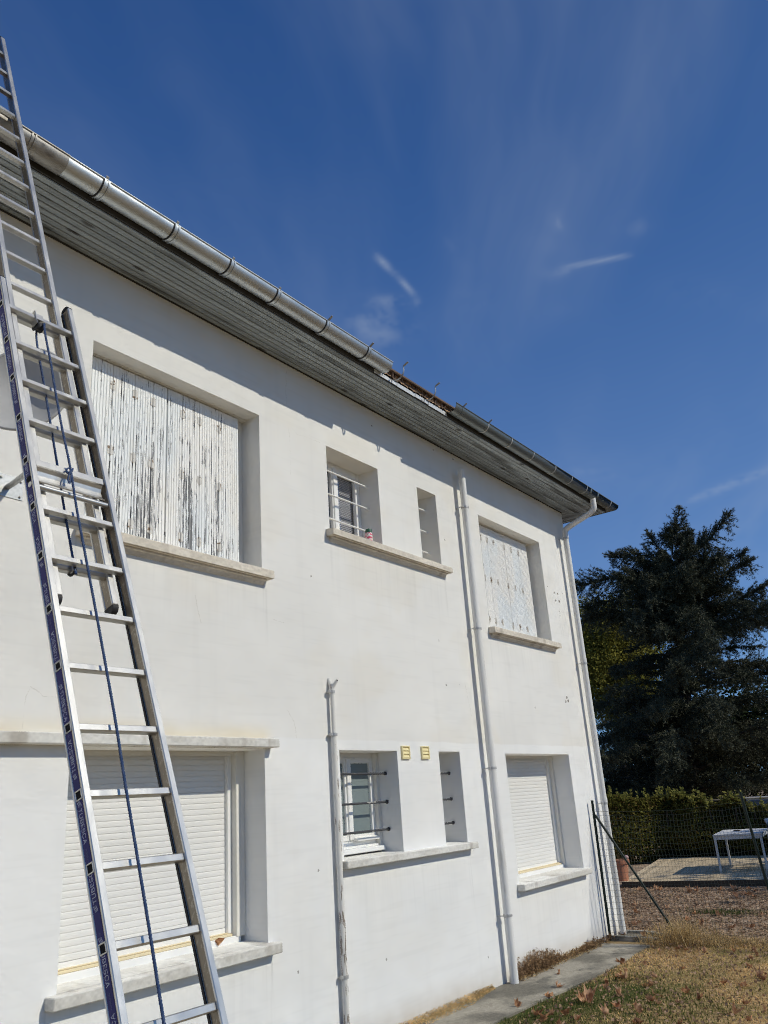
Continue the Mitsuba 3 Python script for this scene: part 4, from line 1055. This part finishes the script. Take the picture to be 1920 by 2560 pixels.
# ------------------------------------------------------------------ vegetation
def leaves(centres, size, seed, flat=0.35, up=None):
    """One pointed two-triangle leaf at every centre."""
    r = np.random.default_rng(seed)
    n = len(centres)
    a = r.standard_normal((n, 3)); a[:, 2] *= 0.7; a /= np.linalg.norm(a, axis=1, keepdims=True)
    b = r.standard_normal((n, 3)); b -= a * (a * b).sum(1, keepdims=True); b /= np.linalg.norm(b, axis=1, keepdims=True)
    s = size * (0.6 + 0.8 * r.random(n))[:, None]
    V = np.concatenate([centres - a * s * .5, centres + b * s * flat, centres + a * s * .5, centres - b * s * flat])
    i = np.arange(n)
    return V, np.concatenate([np.stack([i, i + n, i + 2 * n], 1), np.stack([i, i + 2 * n, i + 3 * n], 1)])


def clump_points(n, centre, rad, seed, clumps=40, spread=0.28, shell=0.55):
    r = np.random.default_rng(seed)
    d = r.standard_normal((clumps, 3)); d /= np.linalg.norm(d, axis=1, keepdims=True)
    c = d * (shell + (1 - shell) * r.random(clumps))[:, None] * np.asarray(rad)
    k = r.integers(0, clumps, n)
    return np.asarray(centre) + c[k] + r.standard_normal((n, 3)) * spread * np.asarray(rad) * (0.5 + r.random(n))[:, None]


# hedge behind the deck: ragged leafy top
r = np.random.default_rng(21)
n = 52000
hy = r.uniform(-1.2, 6.5, n)
def hedge_top(y):
    t = np.interp(y, [-1.2, 0.6, 1.3, 2.4, 3.3, 4.3, 5.2, 6.5], [1.06, 1.16, 1.36, 1.48, 1.58, 1.80, 1.92, 1.95])
    return t + .26 * (vnoise(np.stack([y * 1.1 + 5, y * 0, y * 0 + 13], -1)) - .55) + .18 * (vnoise(np.stack([y * 2.6, y * 0, y * 0 + 3], -1)) - .4) + .10 * (vnoise(np.stack([y * 9, y * 0, y * 0 + 9], -1)) - .4)
ht = hedge_top(hy)
hz_ = GZ + (ht - GZ) * (1 - r.random(n) ** 1.8 * 0.98)
front = 23.75 + .42 * (vnoise(np.stack([hy * 1.4, hz_ * 1.8, hy * 0], -1)) - .5) * 2 + 0.25 * (hz_ < .2)
front = front - np.clip(hy - 2.9, 0, 4) * 0.85
hx_ = front + np.abs(r.standard_normal(n)) * .22
gone = (hy < 1.3) & (r.random(n) < np.clip((1.3 - hy) * .45, 0, .7)) & (hz_ < 1.12)
P = np.stack([hx_, hy, hz_], 1)[~gone]
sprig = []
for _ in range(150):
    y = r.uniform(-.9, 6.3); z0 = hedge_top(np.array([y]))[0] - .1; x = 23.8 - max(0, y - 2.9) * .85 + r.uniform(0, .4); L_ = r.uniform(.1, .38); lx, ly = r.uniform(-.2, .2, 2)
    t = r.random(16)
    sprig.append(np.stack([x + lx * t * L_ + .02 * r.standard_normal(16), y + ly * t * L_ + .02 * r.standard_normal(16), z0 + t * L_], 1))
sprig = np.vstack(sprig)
q_ = r.uniform(-1.2, 6.6, 11000); zq = GZ + (hedge_top(q_) - .12 - GZ) * r.random(11000)
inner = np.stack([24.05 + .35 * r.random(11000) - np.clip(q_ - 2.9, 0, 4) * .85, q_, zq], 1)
Hk = thing('hedge', 'ragged green hedge with bronze leaf tips behind the timber deck', 'hedge')
red = r.random(len(P)) < .16
sunlit = (r.random(len(P)) < .30 * np.clip((P[:, 2] - hedge_top(P[:, 1]) + .55) / .45, 0, 1) * np.clip((P[:, 1] - .2) / 2.5, .25, 1)) & ~red  # brighter leaf colour towards the top and left, painting the sunlight there
part(Hk, 'foliage', leaves(P[~red & ~sunlit], .072, 3), 'mat_hedge')
part(Hk, 'young_shoots', leaves(np.vstack([P[sunlit], sprig]), .070, 13), 'mat_hedge_lit', label='yellow-green young leaves of the hedge top, light painted into their colour')
part(Hk, 'bronze_foliage', leaves(P[red], .062, 4), 'mat_hedge_red', label='bronze tinted leaves among the green')
stems = [tube([(24.1 - max(0, y - 2.9) * .85, y, GZ), (24.0 - max(0, y - 2.9) * .85 + r.uniform(-.1, .1), y + r.uniform(-.15, .15), 1.2)], .015, 5) for y in np.arange(-1, 6.4, .22)]
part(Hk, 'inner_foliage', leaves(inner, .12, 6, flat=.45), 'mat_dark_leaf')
part(Hk, 'stems', cat(*stems), 'mat_bark')
part(Hk, 'inner_twigs', box(24.35, 24.42, -1.2, 3.1, GZ, 1.0), 'mat_dark_leaf')  # flat dark backing added so sunlit ground does not show through

# blue cedar: trunk, limbs and needle tufts
def tufts(centres, dirs, size, seed, k=5, width=.07):
    r = np.random.default_rng(seed)
    n = len(centres)
    c = np.repeat(centres, k, 0); d = np.repeat(dirs, k, 0)
    a = d + 0.75 * r.standard_normal((n * k, 3)); a /= np.linalg.norm(a, axis=1, keepdims=True)
    b = np.cross(a, r.standard_normal((n * k, 3))); b /= np.linalg.norm(b, axis=1, keepdims=True)
    s = size * (0.6 + 0.8 * r.random(n * k))[:, None]
    V = np.concatenate([c - b * s * width, c + b * s * width, c + a * s])
    i = np.arange(n * k)
    return V, np.stack([i, i + n * k, i + 2 * n * k], 1)


def cedar(seed=5):
    r = np.random.default_rng(seed)
    tr = smoothpath([(36, 5.9, GZ), (36, 5.75, 2.5), (36.1, 5.35, 5.5), (36.1, 5.05, 8.5), (36, 4.9, 9.8), (36, 4.8, 11.0)], 6)
    wood = [tube(tr, np.linspace(.36, .04, len(tr)), 10)]
    br = []
    top = [((36, 4.8, 11.3), (36, 4.62, 12.2), (36.1, 4.12, 13.3)), ((36, 4.8, 10.9), (35.8, 3.4, 11.35), (35.6, 2.0, 12.45)), ((36, 4.85, 10.5), (36.2, 3.3, 10.6), (36.3, 2.0, 10.75)),
           ((36, 4.85, 11.0), (35.9, 5.3, 11.7), (36, 5.62, 12.4)), ((36, 4.9, 10.7), (35.8, 6.2, 11.4), (35.8, 7.45, 11.75)), ((36, 5.0, 9.6), (35.6, 7.2, 10.7), (35.4, 9.5, 10.55)), ((36, 5.0, 9.2), (35.8, 7.2, 9.8), (35.7, 8.9, 9.6)),
           ((36, 4.9, 9.9), (35.9, 3.2, 9.9), (35.8, 1.75, 10.25)), ((36, 5.0, 8.8), (35.9, 3.0, 8.7), (35.8, 1.3, 9.2)), ((36, 5, 8.4), (35.5, 2.8, 8.0), (35.3, .7, 8.35)), ((36, 5, 9.5), (34.8, 4.2, 9.8), (33.8, 3.6, 10.1)), ((36, 5, 9.3), (35.0, 6.0, 9.8), (34.0, 6.6, 10.3)),
           ((36, 4.8, 10.9), (35.4, 5.6, 11.3), (34.9, 6.4, 11.5)), ((36, 4.8, 10.6), (35.2, 4.2, 11.0), (34.7, 3.6, 11.3)), ((36, 4.8, 10.9), (36.2, 4.0, 11.4), (36.2, 3.4, 11.75)), ((36, 5, 9.9), (36.3, 6.4, 10.3), (36.2, 7.4, 10.7)),
           ((36, 5, 9.0), (36.2, 7.4, 9.2), (36.1, 9.3, 9.2)), ((36, 4.9, 9.8), (35.2, 3.4, 10.1), (34.7, 2.6, 10.5))]
    br += [(np.array(t), 0.9) for t in top]
    for k_ in range(20):
        t_ = r.uniform(0, .75); az = r.uniform(0, 2 * np.pi); ld = np.array([36, 4.8, 11.1]) * (1 - t_) + np.array([36.1, 4.15, 13.1]) * t_
        dv = np.array([math.cos(az), math.sin(az), r.uniform(.1, .7)]) * (1.15 - t_) * r.uniform(.5, 1)
        br.append((np.array([ld, ld + dv * .5, ld + dv]), .95))
    for _ in range(46):
        h = r.uniform(8.2, 10.9); az = r.uniform(0, 2 * np.pi)
        Lb = np.interp(h, [8.2, 9.6, 10.9], [3.0, 2.2, 1.1]) * r.uniform(.6, 1.1)
        b0 = np.array([np.interp(h, tr[:, 2], tr[:, i]) for i in range(3)])
        dv = np.array([math.cos(az), math.sin(az), r.uniform(.15, .75)]); dv /= np.linalg.norm(dv)
        br.append((np.array([b0, b0 + dv * Lb * .5 + [0, 0, -.05 * Lb], b0 + dv * Lb + [0, 0, .10 * Lb]]), .95))
    for _ in range(150):
        h = r.uniform(1.0, 10.0); az = r.uniform(0, 2 * np.pi)
        Lb = np.interp(h, [1, 3, 6, 8, 9.6, 10.8], [5.0, 6.0, 5.2, 3.9, 2.7, 1.6]) * r.uniform(.7, 1.08)
        b0 = np.array([np.interp(h, tr[:, 2], tr[:, i]) for i in range(3)])
        if h > 4.8 and math.sin(az) > .35: Lb *= .58
        dv = np.array([math.cos(az), math.sin(az), 0])
        mid = b0 + dv * Lb * .5 + [0, 0, .10 * Lb]
        tip = b0 + dv * Lb + [0, 0, r.uniform(-.12, .14) * Lb]
        br.append((np.array([b0, mid, tip]), 1.0))
    C, Dd = [], []
    for pts, dens in br:
        p = smoothpath(pts, 8); Lb = np.linalg.norm(np.diff(p, axis=0), axis=1).sum()
        wood.append(tube(p, np.linspace(.02 + .012 * Lb, .008, len(p)), 5, caps=False))
        ax = (p[-1] - p[0]) / np.linalg.norm(p[-1] - p[0])
        sd = np.cross(ax, [0, 0, 1]); sd /= np.linalg.norm(sd) + 1e-9
        ns = int(Lb * (26 if dens < 1 else 17))
        for k in range(ns):
            t = 0.12 + 0.88 * r.random() ** .8
            q = np.array([np.interp(t, np.linspace(0, 1, len(p)), p[:, i]) for i in range(3)])
            l = (0.35 + .16 * Lb) * (1.1 - .75 * t) * r.uniform(.6, 1.25)
            s_ = r.choice([-1, 1])
            dv = sd * s_ * r.uniform(.4, 1) + ax * r.uniform(.35, .9) + np.array([0, 0, r.uniform(-.42, .16)])
            if dens < 1:
                l *= 1.45
                w3 = r.standard_normal(3); w3 -= ax * (w3 @ ax); w3 /= np.linalg.norm(w3); w3[2] -= .25
                dv = w3 * r.uniform(.5, 1) + ax * r.uniform(.5, 1.1)
            dv /= np.linalg.norm(dv)
            m = max(5, int(l / .030))
            u_ = r.random(m)
            dr_ = -0.22 * l * u_ ** 2
            c = q + dv * (u_ * l)[:, None] + np.stack([u_ * 0, u_ * 0, dr_], 1) + .014 * r.standard_normal((m, 3))
            C.append(c); Dd.append(np.tile(dv * .75 + [0, 0, .25], (m, 1)))
            if t > .55 and r.random() < .5:
                m3_ = int(l * .9 / .032) + 3; u3 = r.random(m3_); up_ = ax * .8 + sd * r.uniform(-.6, .6) + np.array([0, 0, r.uniform(.1, .7)]); up_ /= np.linalg.norm(up_)
                C.append(q + up_ * (u3 * l * .9)[:, None] + .015 * r.standard_normal((m3_, 3))); Dd.append(np.tile(up_ * .8, (m3_, 1)))
            # hanging twigs
            if r.random() < .35:
                hl = r.uniform(.2, .6); m2 = int(hl / .04) + 2; u2 = r.random(m2)
                C.append(q + dv * l * .5 + np.stack([.03 * r.standard_normal(m2), .03 * r.standard_normal(m2), -u2 * hl], 1)); Dd.append(np.tile([0, 0, -.4], (m2, 1)) + .3 * r.standard_normal((m2, 3)))
        m = int(Lb / .05); t = r.random(m)
        C.append(np.stack([np.interp(t, np.linspace(0, 1, len(p)), p[:, i]) for i in range(3)], 1) + .02 * r.standard_normal((m, 3))); Dd.append(np.tile(ax + [0, 0, .3], (m, 1)))
    return wood, np.vstack(C), np.vstack(Dd)


wood, CC, DD = cedar()
Ek = thing('cedar_tree', 'large dark blue cedar with ragged top beyond the hedge', 'tree')
part(Ek, 'trunk', cat(*wood[:1]), 'mat_bark', smooth=40)
part(Ek, 'limbs', cat(*wood[1:]), 'mat_bark', smooth=40)
part(Ek, 'crown', tufts(CC, DD, .092, 8, 4, .10), 'mat_needle')


def broadleaf(name, label, base, centre, rad, n, size, m, seed, clumps=60, shell=.5, spread=.2):
    k = thing(name, label, 'tree')
    r = np.random.default_rng(seed)
    b, c = np.array(base, float), np.array(centre, float)
    w_ = [tube(smoothpath([b, b * .5 + c * .5 + [.1, .15, 0], c + [0, 0, rad[2] * .4]], 6), np.linspace(.22, .05, 13), 8)]
    for _ in range(14):
        d = r.standard_normal(3); d[2] = abs(d[2]); d /= np.linalg.norm(d)
        w_.append(tube([c - [0, 0, rad[2] * .5], c + d * np.array(rad) * .5, c + d * np.array(rad) * .9], [.06, .035, .01], 5))
    part(k, 'trunk', cat(*w_), 'mat_bark', smooth=40)
    part(k, 'crown', leaves(clump_points(n, centre, rad, seed, clumps, spread, shell), size, seed + 1), m)


broadleaf('broadleaf_tree', 'yellow-green broadleaf tree between the house corner and the cedar', (41, 10.3, GZ), (41, 10.1, 7.9), (2.3, 2.4, 3.7), 46000, .13, 'mat_broadleaf', 31, 150, .35, .13)
broadleaf('shade_tree', 'dark leafy tree mass behind the lower cedar branches on the left', (46, 9.0, GZ), (46, 9.0, 3.6), (3, 4.5, 3.2), 15000, .22, 'mat_dark_leaf', 33, 70, .3, .25)
broadleaf('shade_tree', 'dark leafy tree mass behind the cedar trunk', (47, 3.5, GZ), (47, 3.5, 3.6), (3, 4.5, 3.6), 17000, .22, 'mat_dark_leaf', 34, 70, .3, .25)
broadleaf('shade_tree', 'dark leafy tree at the right edge behind the shed', (44, -2.2, GZ), (44, -2.2, 3.2), (3, 4.0, 3.4), 15000, .22, 'mat_dark_leaf', 35, 70, .3, .25)
broadleaf('plane_tree', 'leafy tree standing to the right of the deck', (23.5, -9.5, GZ), (23.5, -9.2, 4.3), (3.6, 2.6, 2.3), 22000, .24, 'mat_broadleaf', 36, 80, .3, .25)

# lawn: green near the path, dry further out
def field(n, x0, x1, y0, y1, seed):
    r = np.random.default_rng(seed)
    return np.stack([r.uniform(x0, x1, n), r.uniform(y0, y1, n)], 1), r
p, r = field(70000, 6.4, 12.0, -4.6, -0.62, 41)
gn = vfbm(np.stack([p[:, 0] * .8, p[:, 1] * .8, p[:, 0] * 0 + 1], -1), 4)
green = np.clip((p[:, 1] + 2.6 + 2.2 * (gn - .5)) / 1.2, 0, 1) * np.clip((11.0 - p[:, 0]) / 2.2, 0, 1)
pick = r.random(len(p))
edge = np.interp(p[:, 0], [q[0] for q in path_pts[:7]], [q[1] for q in path_pts[:7]]) + .03 * np.sin(p[:, 0] * 7) + .02 * np.sin(p[:, 0] * 19)
ok = p[:, 1] < edge - .01
isg = (pick < .12 + .75 * green) & ok & (r.random(len(p)) < .35 + .65 * green)
isd = (~isg) & ok & (r.random(len(p)) < .85)
def grd(q): return np.column_stack([q, gheight(q[:, 0], q[:, 1]) - .004])
solo('grass', 'short green lawn grass along the concrete path', 'grass', blade_cloud(grd(p[isg]), np.full(isg.sum(), .036), .0026, 1.1, 42), 'mat_green_grass', kind='stuff')
solo('dry_grass', 'dry straw-coloured lawn grass away from the path', 'dry grass', blade_cloud(grd(p[isd]), np.full(isd.sum(), .028), .0026, 1.5, 43), 'mat_dry_grass', kind='stuff')
# taller dry tufts at the fence foot
p2, r = field(9000, 11.45, 12.35, -5.0, -0.55, 44)
den = vnoise(np.stack([p2[:, 0] * 3, p2[:, 1] * 3, p2[:, 0] * 0], -1))
k2 = (den > .38) & (r.random(len(p2)) < np.exp(-((p2[:, 0] - 11.92) / .26) ** 2))
hh = .05 + .20 * np.exp(-((p2[k2, 1] + 1.05) / .5) ** 2) + .06 * r.random(k2.sum())
solo('straw_grass', 'tall dry yellow grass tufts along the foot of the wire fence', 'dry grass', blade_cloud(grd(p2[k2]), hh, .0030, 1.2, 45), 'mat_straw', kind='stuff')
# straw debris at the wall foot
n = 9000
r = np.random.default_rng(46)
x = np.concatenate([r.uniform(5.0, 8.75, n), r.uniform(9.2, 11.5, n // 3)])
wd = np.where(x < 9, .13 * np.clip((8.85 - x) / .8, .25, 1), .12)
y = -.004 - np.abs(r.standard_normal(len(x))) * wd * .55
y = np.maximum(y, -wd * 1.25)
z = GZ + .024 + .05 * np.exp(-(-y / (wd * .6)) ** 2) * r.random(len(x))
a = r.uniform(0, np.pi, len(x)); l = r.uniform(.012, .05, len(x)); wv = .0022
dx, dy = np.cos(a) * l / 2, np.sin(a) * l / 2 * .6
dy = np.minimum(dy, -.002 - y - 0)  # keep out of the wall
tz = r.uniform(-.006, .010, len(x))
V = np.concatenate([np.stack([x - dx, y - np.abs(dy), z], 1), np.stack([x + dx, y + np.minimum(np.abs(dy), -y - .001), z + tz], 1), np.stack([x - dx * .2 + wv, y - wv, z + .005], 1)])
i = np.arange(len(x))
solo('straw_litter', 'golden straw and grass cuttings heaped along the foot of the wall', 'straw', (V, np.stack([i, i + len(x), i + 2 * len(x)], 1)), 'mat_straw', kind='stuff')
# dry weeds by the wall
n = 420
bx_ = np.clip(np.concatenate([r.normal(9.75, .35, n), r.normal(11.2, .35, n // 2)]), 9.2, 11.9)
by_ = -.012 - np.abs(r.standard_normal(len(bx_))) * .055
base = np.stack([bx_, by_, np.full(len(bx_), GZ + .02)], 1)
hw = np.where(bx_ < 10.4, .12 * np.exp(-((bx_ - 9.65) / .55) ** 2) + .05, .06)
tops = base + np.stack([r.normal(0, .035, len(bx_)), -np.abs(r.normal(0, .03, len(bx_))), hw * r.uniform(.5, 1.5, len(bx_))], 1)
st = cat(*[tube([b, t], [.0018, .001], 3, caps=False) for b, t in zip(base, tops)])
lc = np.repeat(base, 7, 0) + (np.repeat(tops - base, 7, 0)) * r.random((len(base) * 7, 1)) + .010 * r.standard_normal((len(base) * 7, 3))
lc[:, 1] = np.minimum(lc[:, 1], -.012)
solo('dry_weeds', 'withered brown weeds growing against the wall foot', 'weeds', cat(st, leaves(lc, .022, 48)), 'mat_weed', kind='stuff')
# leaf litter beyond the fence
p3, r = field(26000, 12.0, 18.0, -6.5, 3.2, 49)
p3 = p3[~((p3[:, 1] > -.02) & (p3[:, 0] < WX1 + .02))]
c3 = np.column_stack([p3, np.full(len(p3), GZ + .012) + .014 * r.random(len(p3))])
V, F = leaves(c3, .05, 50)
V[:, 2] = GZ + .003 + np.abs(V[:, 2] - GZ) * .55
solo('leaf_litter', 'brown crumbled leaf litter and dry stalks covering the ground beyond the fence', 'leaf litter', (V, F), 'mat_litter', kind='stuff')
p4, r = field(5000, 12.1, 18.0, -6.0, 3.0, 51)
p4 = p4[~((p4[:, 1] > -.02) & (p4[:, 0] < WX1 + .02))]
solo('dry_stalks', 'short pale dry stalks on the ground beyond the fence', 'dry grass', blade_cloud(np.column_stack([p4, np.full(len(p4), GZ)]), np.full(len(p4), .035), .003, 1.6, 52), 'mat_dry_grass', kind='stuff')
pg, r = field(500, 0, 1, 0, 1, 53)
c4 = np.column_stack([14.6 + .35 * (pg[:, 0] + pg[:, 1] - 1), -.95 + .35 * r.standard_normal(500), np.full(500, GZ)])
solo('green_tuft', 'small patch of green grass on the bare ground beyond the fence', 'grass', blade_cloud(c4, np.full(500, .06), .004, 1.3, 54), 'mat_green_grass', kind='stuff')

pc, r = field(2600, 7.2, 11.9, -4.4, -0.8, 57)
cc = np.column_stack([pc, gheight(pc[:, 0], pc[:, 1]) + .022 + .01 * r.random(len(pc))])
solo('leaf_crumbs', 'small crumbled bits of brown leaf scattered in the lawn grass', 'leaf litter', leaves(cc, .034, 58), 'mat_litter', kind='stuff')
# fallen plane leaves
def plane_leaf(seed):
    r = np.random.default_rng(seed)
    lob = [(-150, .42), (-118, .26), (-88, .80), (-58, .34), (-28, .95), (0, .0), (28, .0)]
    ang_ = np.radians([180, 205, 225, 248, 272, 292, 318, 338, 360, 382, 402, 428, 448, 472, 495, 515])
    rad_ = np.array([.22, .40, .66, .52, .88, .62, .92, .68, 1.0, .66, .92, .62, .88, .52, .66, .40]) * (1 + .12 * r.standard_normal(16))
    P = np.stack([rad_ * np.cos(ang_), rad_ * np.sin(ang_)], 1)
    inner = P * .5
    q = np.vstack([[[0, 0]], inner, P])
    curl = r.uniform(.7, 1.6); fold = r.uniform(.1, .5); tw = r.uniform(-.5, .5)
    x, y = q[:, 0], q[:, 1]
    z = curl * .45 * (x ** 2 + y ** 2) + fold * np.abs(y) * .5 + tw * x * y * .6 + .06 * np.sin(7 * x + 3) * np.sin(6 * y + seed)
    z -= z.min()
    V = np.stack([x * (1 - .12 * curl), y * (1 - .28 * fold), z], 1)
    F = []
    for k in range(16):
        k2_ = (k + 1) % 16
        F += [[0, 1 + k, 1 + k2_], [1 + k, 17 + k, 17 + k2_], [1 + k, 17 + k2_, 1 + k2_]]
    stem = tube([(-.16, 0, z[0] + .02), (-.5, .05, z[0] + .05), (-.8, .02, z[0] + .02)], [.02, .016, .012], 4)
    return cat((V, np.array(F)), stem)
LV = [ply(plane_leaf(s_), m_) for s_, m_ in ((1, 'mat_dead_leaf'), (2, 'mat_dead_leaf_pale'), (3, 'mat_dead_leaf'), (4, 'mat_dead_leaf_pale'), (5, 'mat_dead_leaf'))]
spots = [(8.68, -1.06, 1.5), (8.5, -1.2, 1.5), (9.73, -1.03, 1.4), (9.63, -1.16, 1.4), (10.43, -.81, 1.4), (9.62, -.37, .8), (9.0, -.64, 1.0), (8.58, -.72, .9), (8.13, -.62, .8), (9.38, -1.51, 1.3), (8.74, -1.73, 1), (8.67, -1.83, .9), (8.37, -1.55, 1.1), (8.3, -1.76, 1.2), (7.89, -.94, 1), (7.83, -1.06, 1), (7.96, -1.06, .9), (8.0, -1.18, 1), (7.83, -1.35, .9), (9.19, -1.94, 1.0), (9.63, -2.38, 1), (10.11, -2.41, 1), (9.69, -2.15, 1), (8.5, -2.56, 1.0), (8.95, -2.14, .9), (10.31, -1.55, .8), (12.19, -.47, 1.1), (12.27, -.12, 1.0), (11.26, -1.53, .8), (11.49, -2.05, .8), (13.51, .12, 1.5), (14.33, -.83, 1.4), (14.48, -.45, 1.3), (17.7, 1.29, 1.4), (17.6, 1.12, 1.4), (17.5, -.02, 1.3), (17.55, -.31, 1.4), (10.0, -2.48, 1), (8.1, -1.55, 1), (8.87, -2.57, .8), (7.93, -1.88, 1), (8.89, -1.36, 1.1), (9.2, -1.1, 1.0), (9.05, -1.65, .8), (10.6, -2.2, .8), (9.75, -1.10, 1.5), (8.60, -1.12, 1.3), (7.7, -1.1, .9), (7.6, -1.3, .8)]
r = np.random.default_rng(60)
spots += [(r.uniform(7.6, 11.4), r.uniform(-3.2, -.95), r.uniform(.45, .8)) for _ in range(26)] + [(r.uniform(12.6, 17.4), r.uniform(-3.0, 1.2), r.uniform(.8, 1.3)) for _ in range(45)]
spots += [(x_, y_, 1.0) for x_, y_ in ((17.4, 1.9), (17.62, .6), (17.66, .3), (17.7, -.2), (17.72, -.5), (17.7, .05), (17.55, 1.6))]
for k, (x_, y_, sc) in enumerate(spots):
    onp = y_ > np.interp(x_, [q[0] for q in path_pts[:7]], [q[1] for q in path_pts[:7]]) and x_ < 11.64
    zz = GZ + .024 if onp else float(gheight(x_, y_)) + .008
    if onp: npath = globals().get('npath', 0) + 1
    lab, grp = ((('dry brown leaf lying mid path to the right of the cut downpipe', 'dry brown leaf lying on the path edge beside the green grass', 'brown leaf on the path edge nearest the camera', 'further brown leaf on the concrete path')[min(npath, 4) - 1], 'fallen leaves on the concrete path') if onp else ('dry curled brown plane leaf lying on the lawn in front of the fence', 'fallen leaves on the lawn') if x_ < 11.95 else
                ('dry brown plane leaf lying on the bare ground between fence and deck', 'fallen leaves on the ground beyond the fence'))
    key = thing('fallen_leaf', lab, 'leaf', grp)
    ang_ = r.uniform(0, 360)
    scene[key] = {**LV[k % 5], 'to_world': T().translate([x_, y_, zz]).rotate([0, 0, 1], ang_).rotate([1, 0, 0], float(r.uniform(-42, 42))).rotate([0, 1, 0], float(r.uniform(-35, 35))).scale([.080 * sc, .080 * sc * float(r.uniform(.45, 1.0)), .080 * sc * float(r.uniform(.8, 1.7))])}
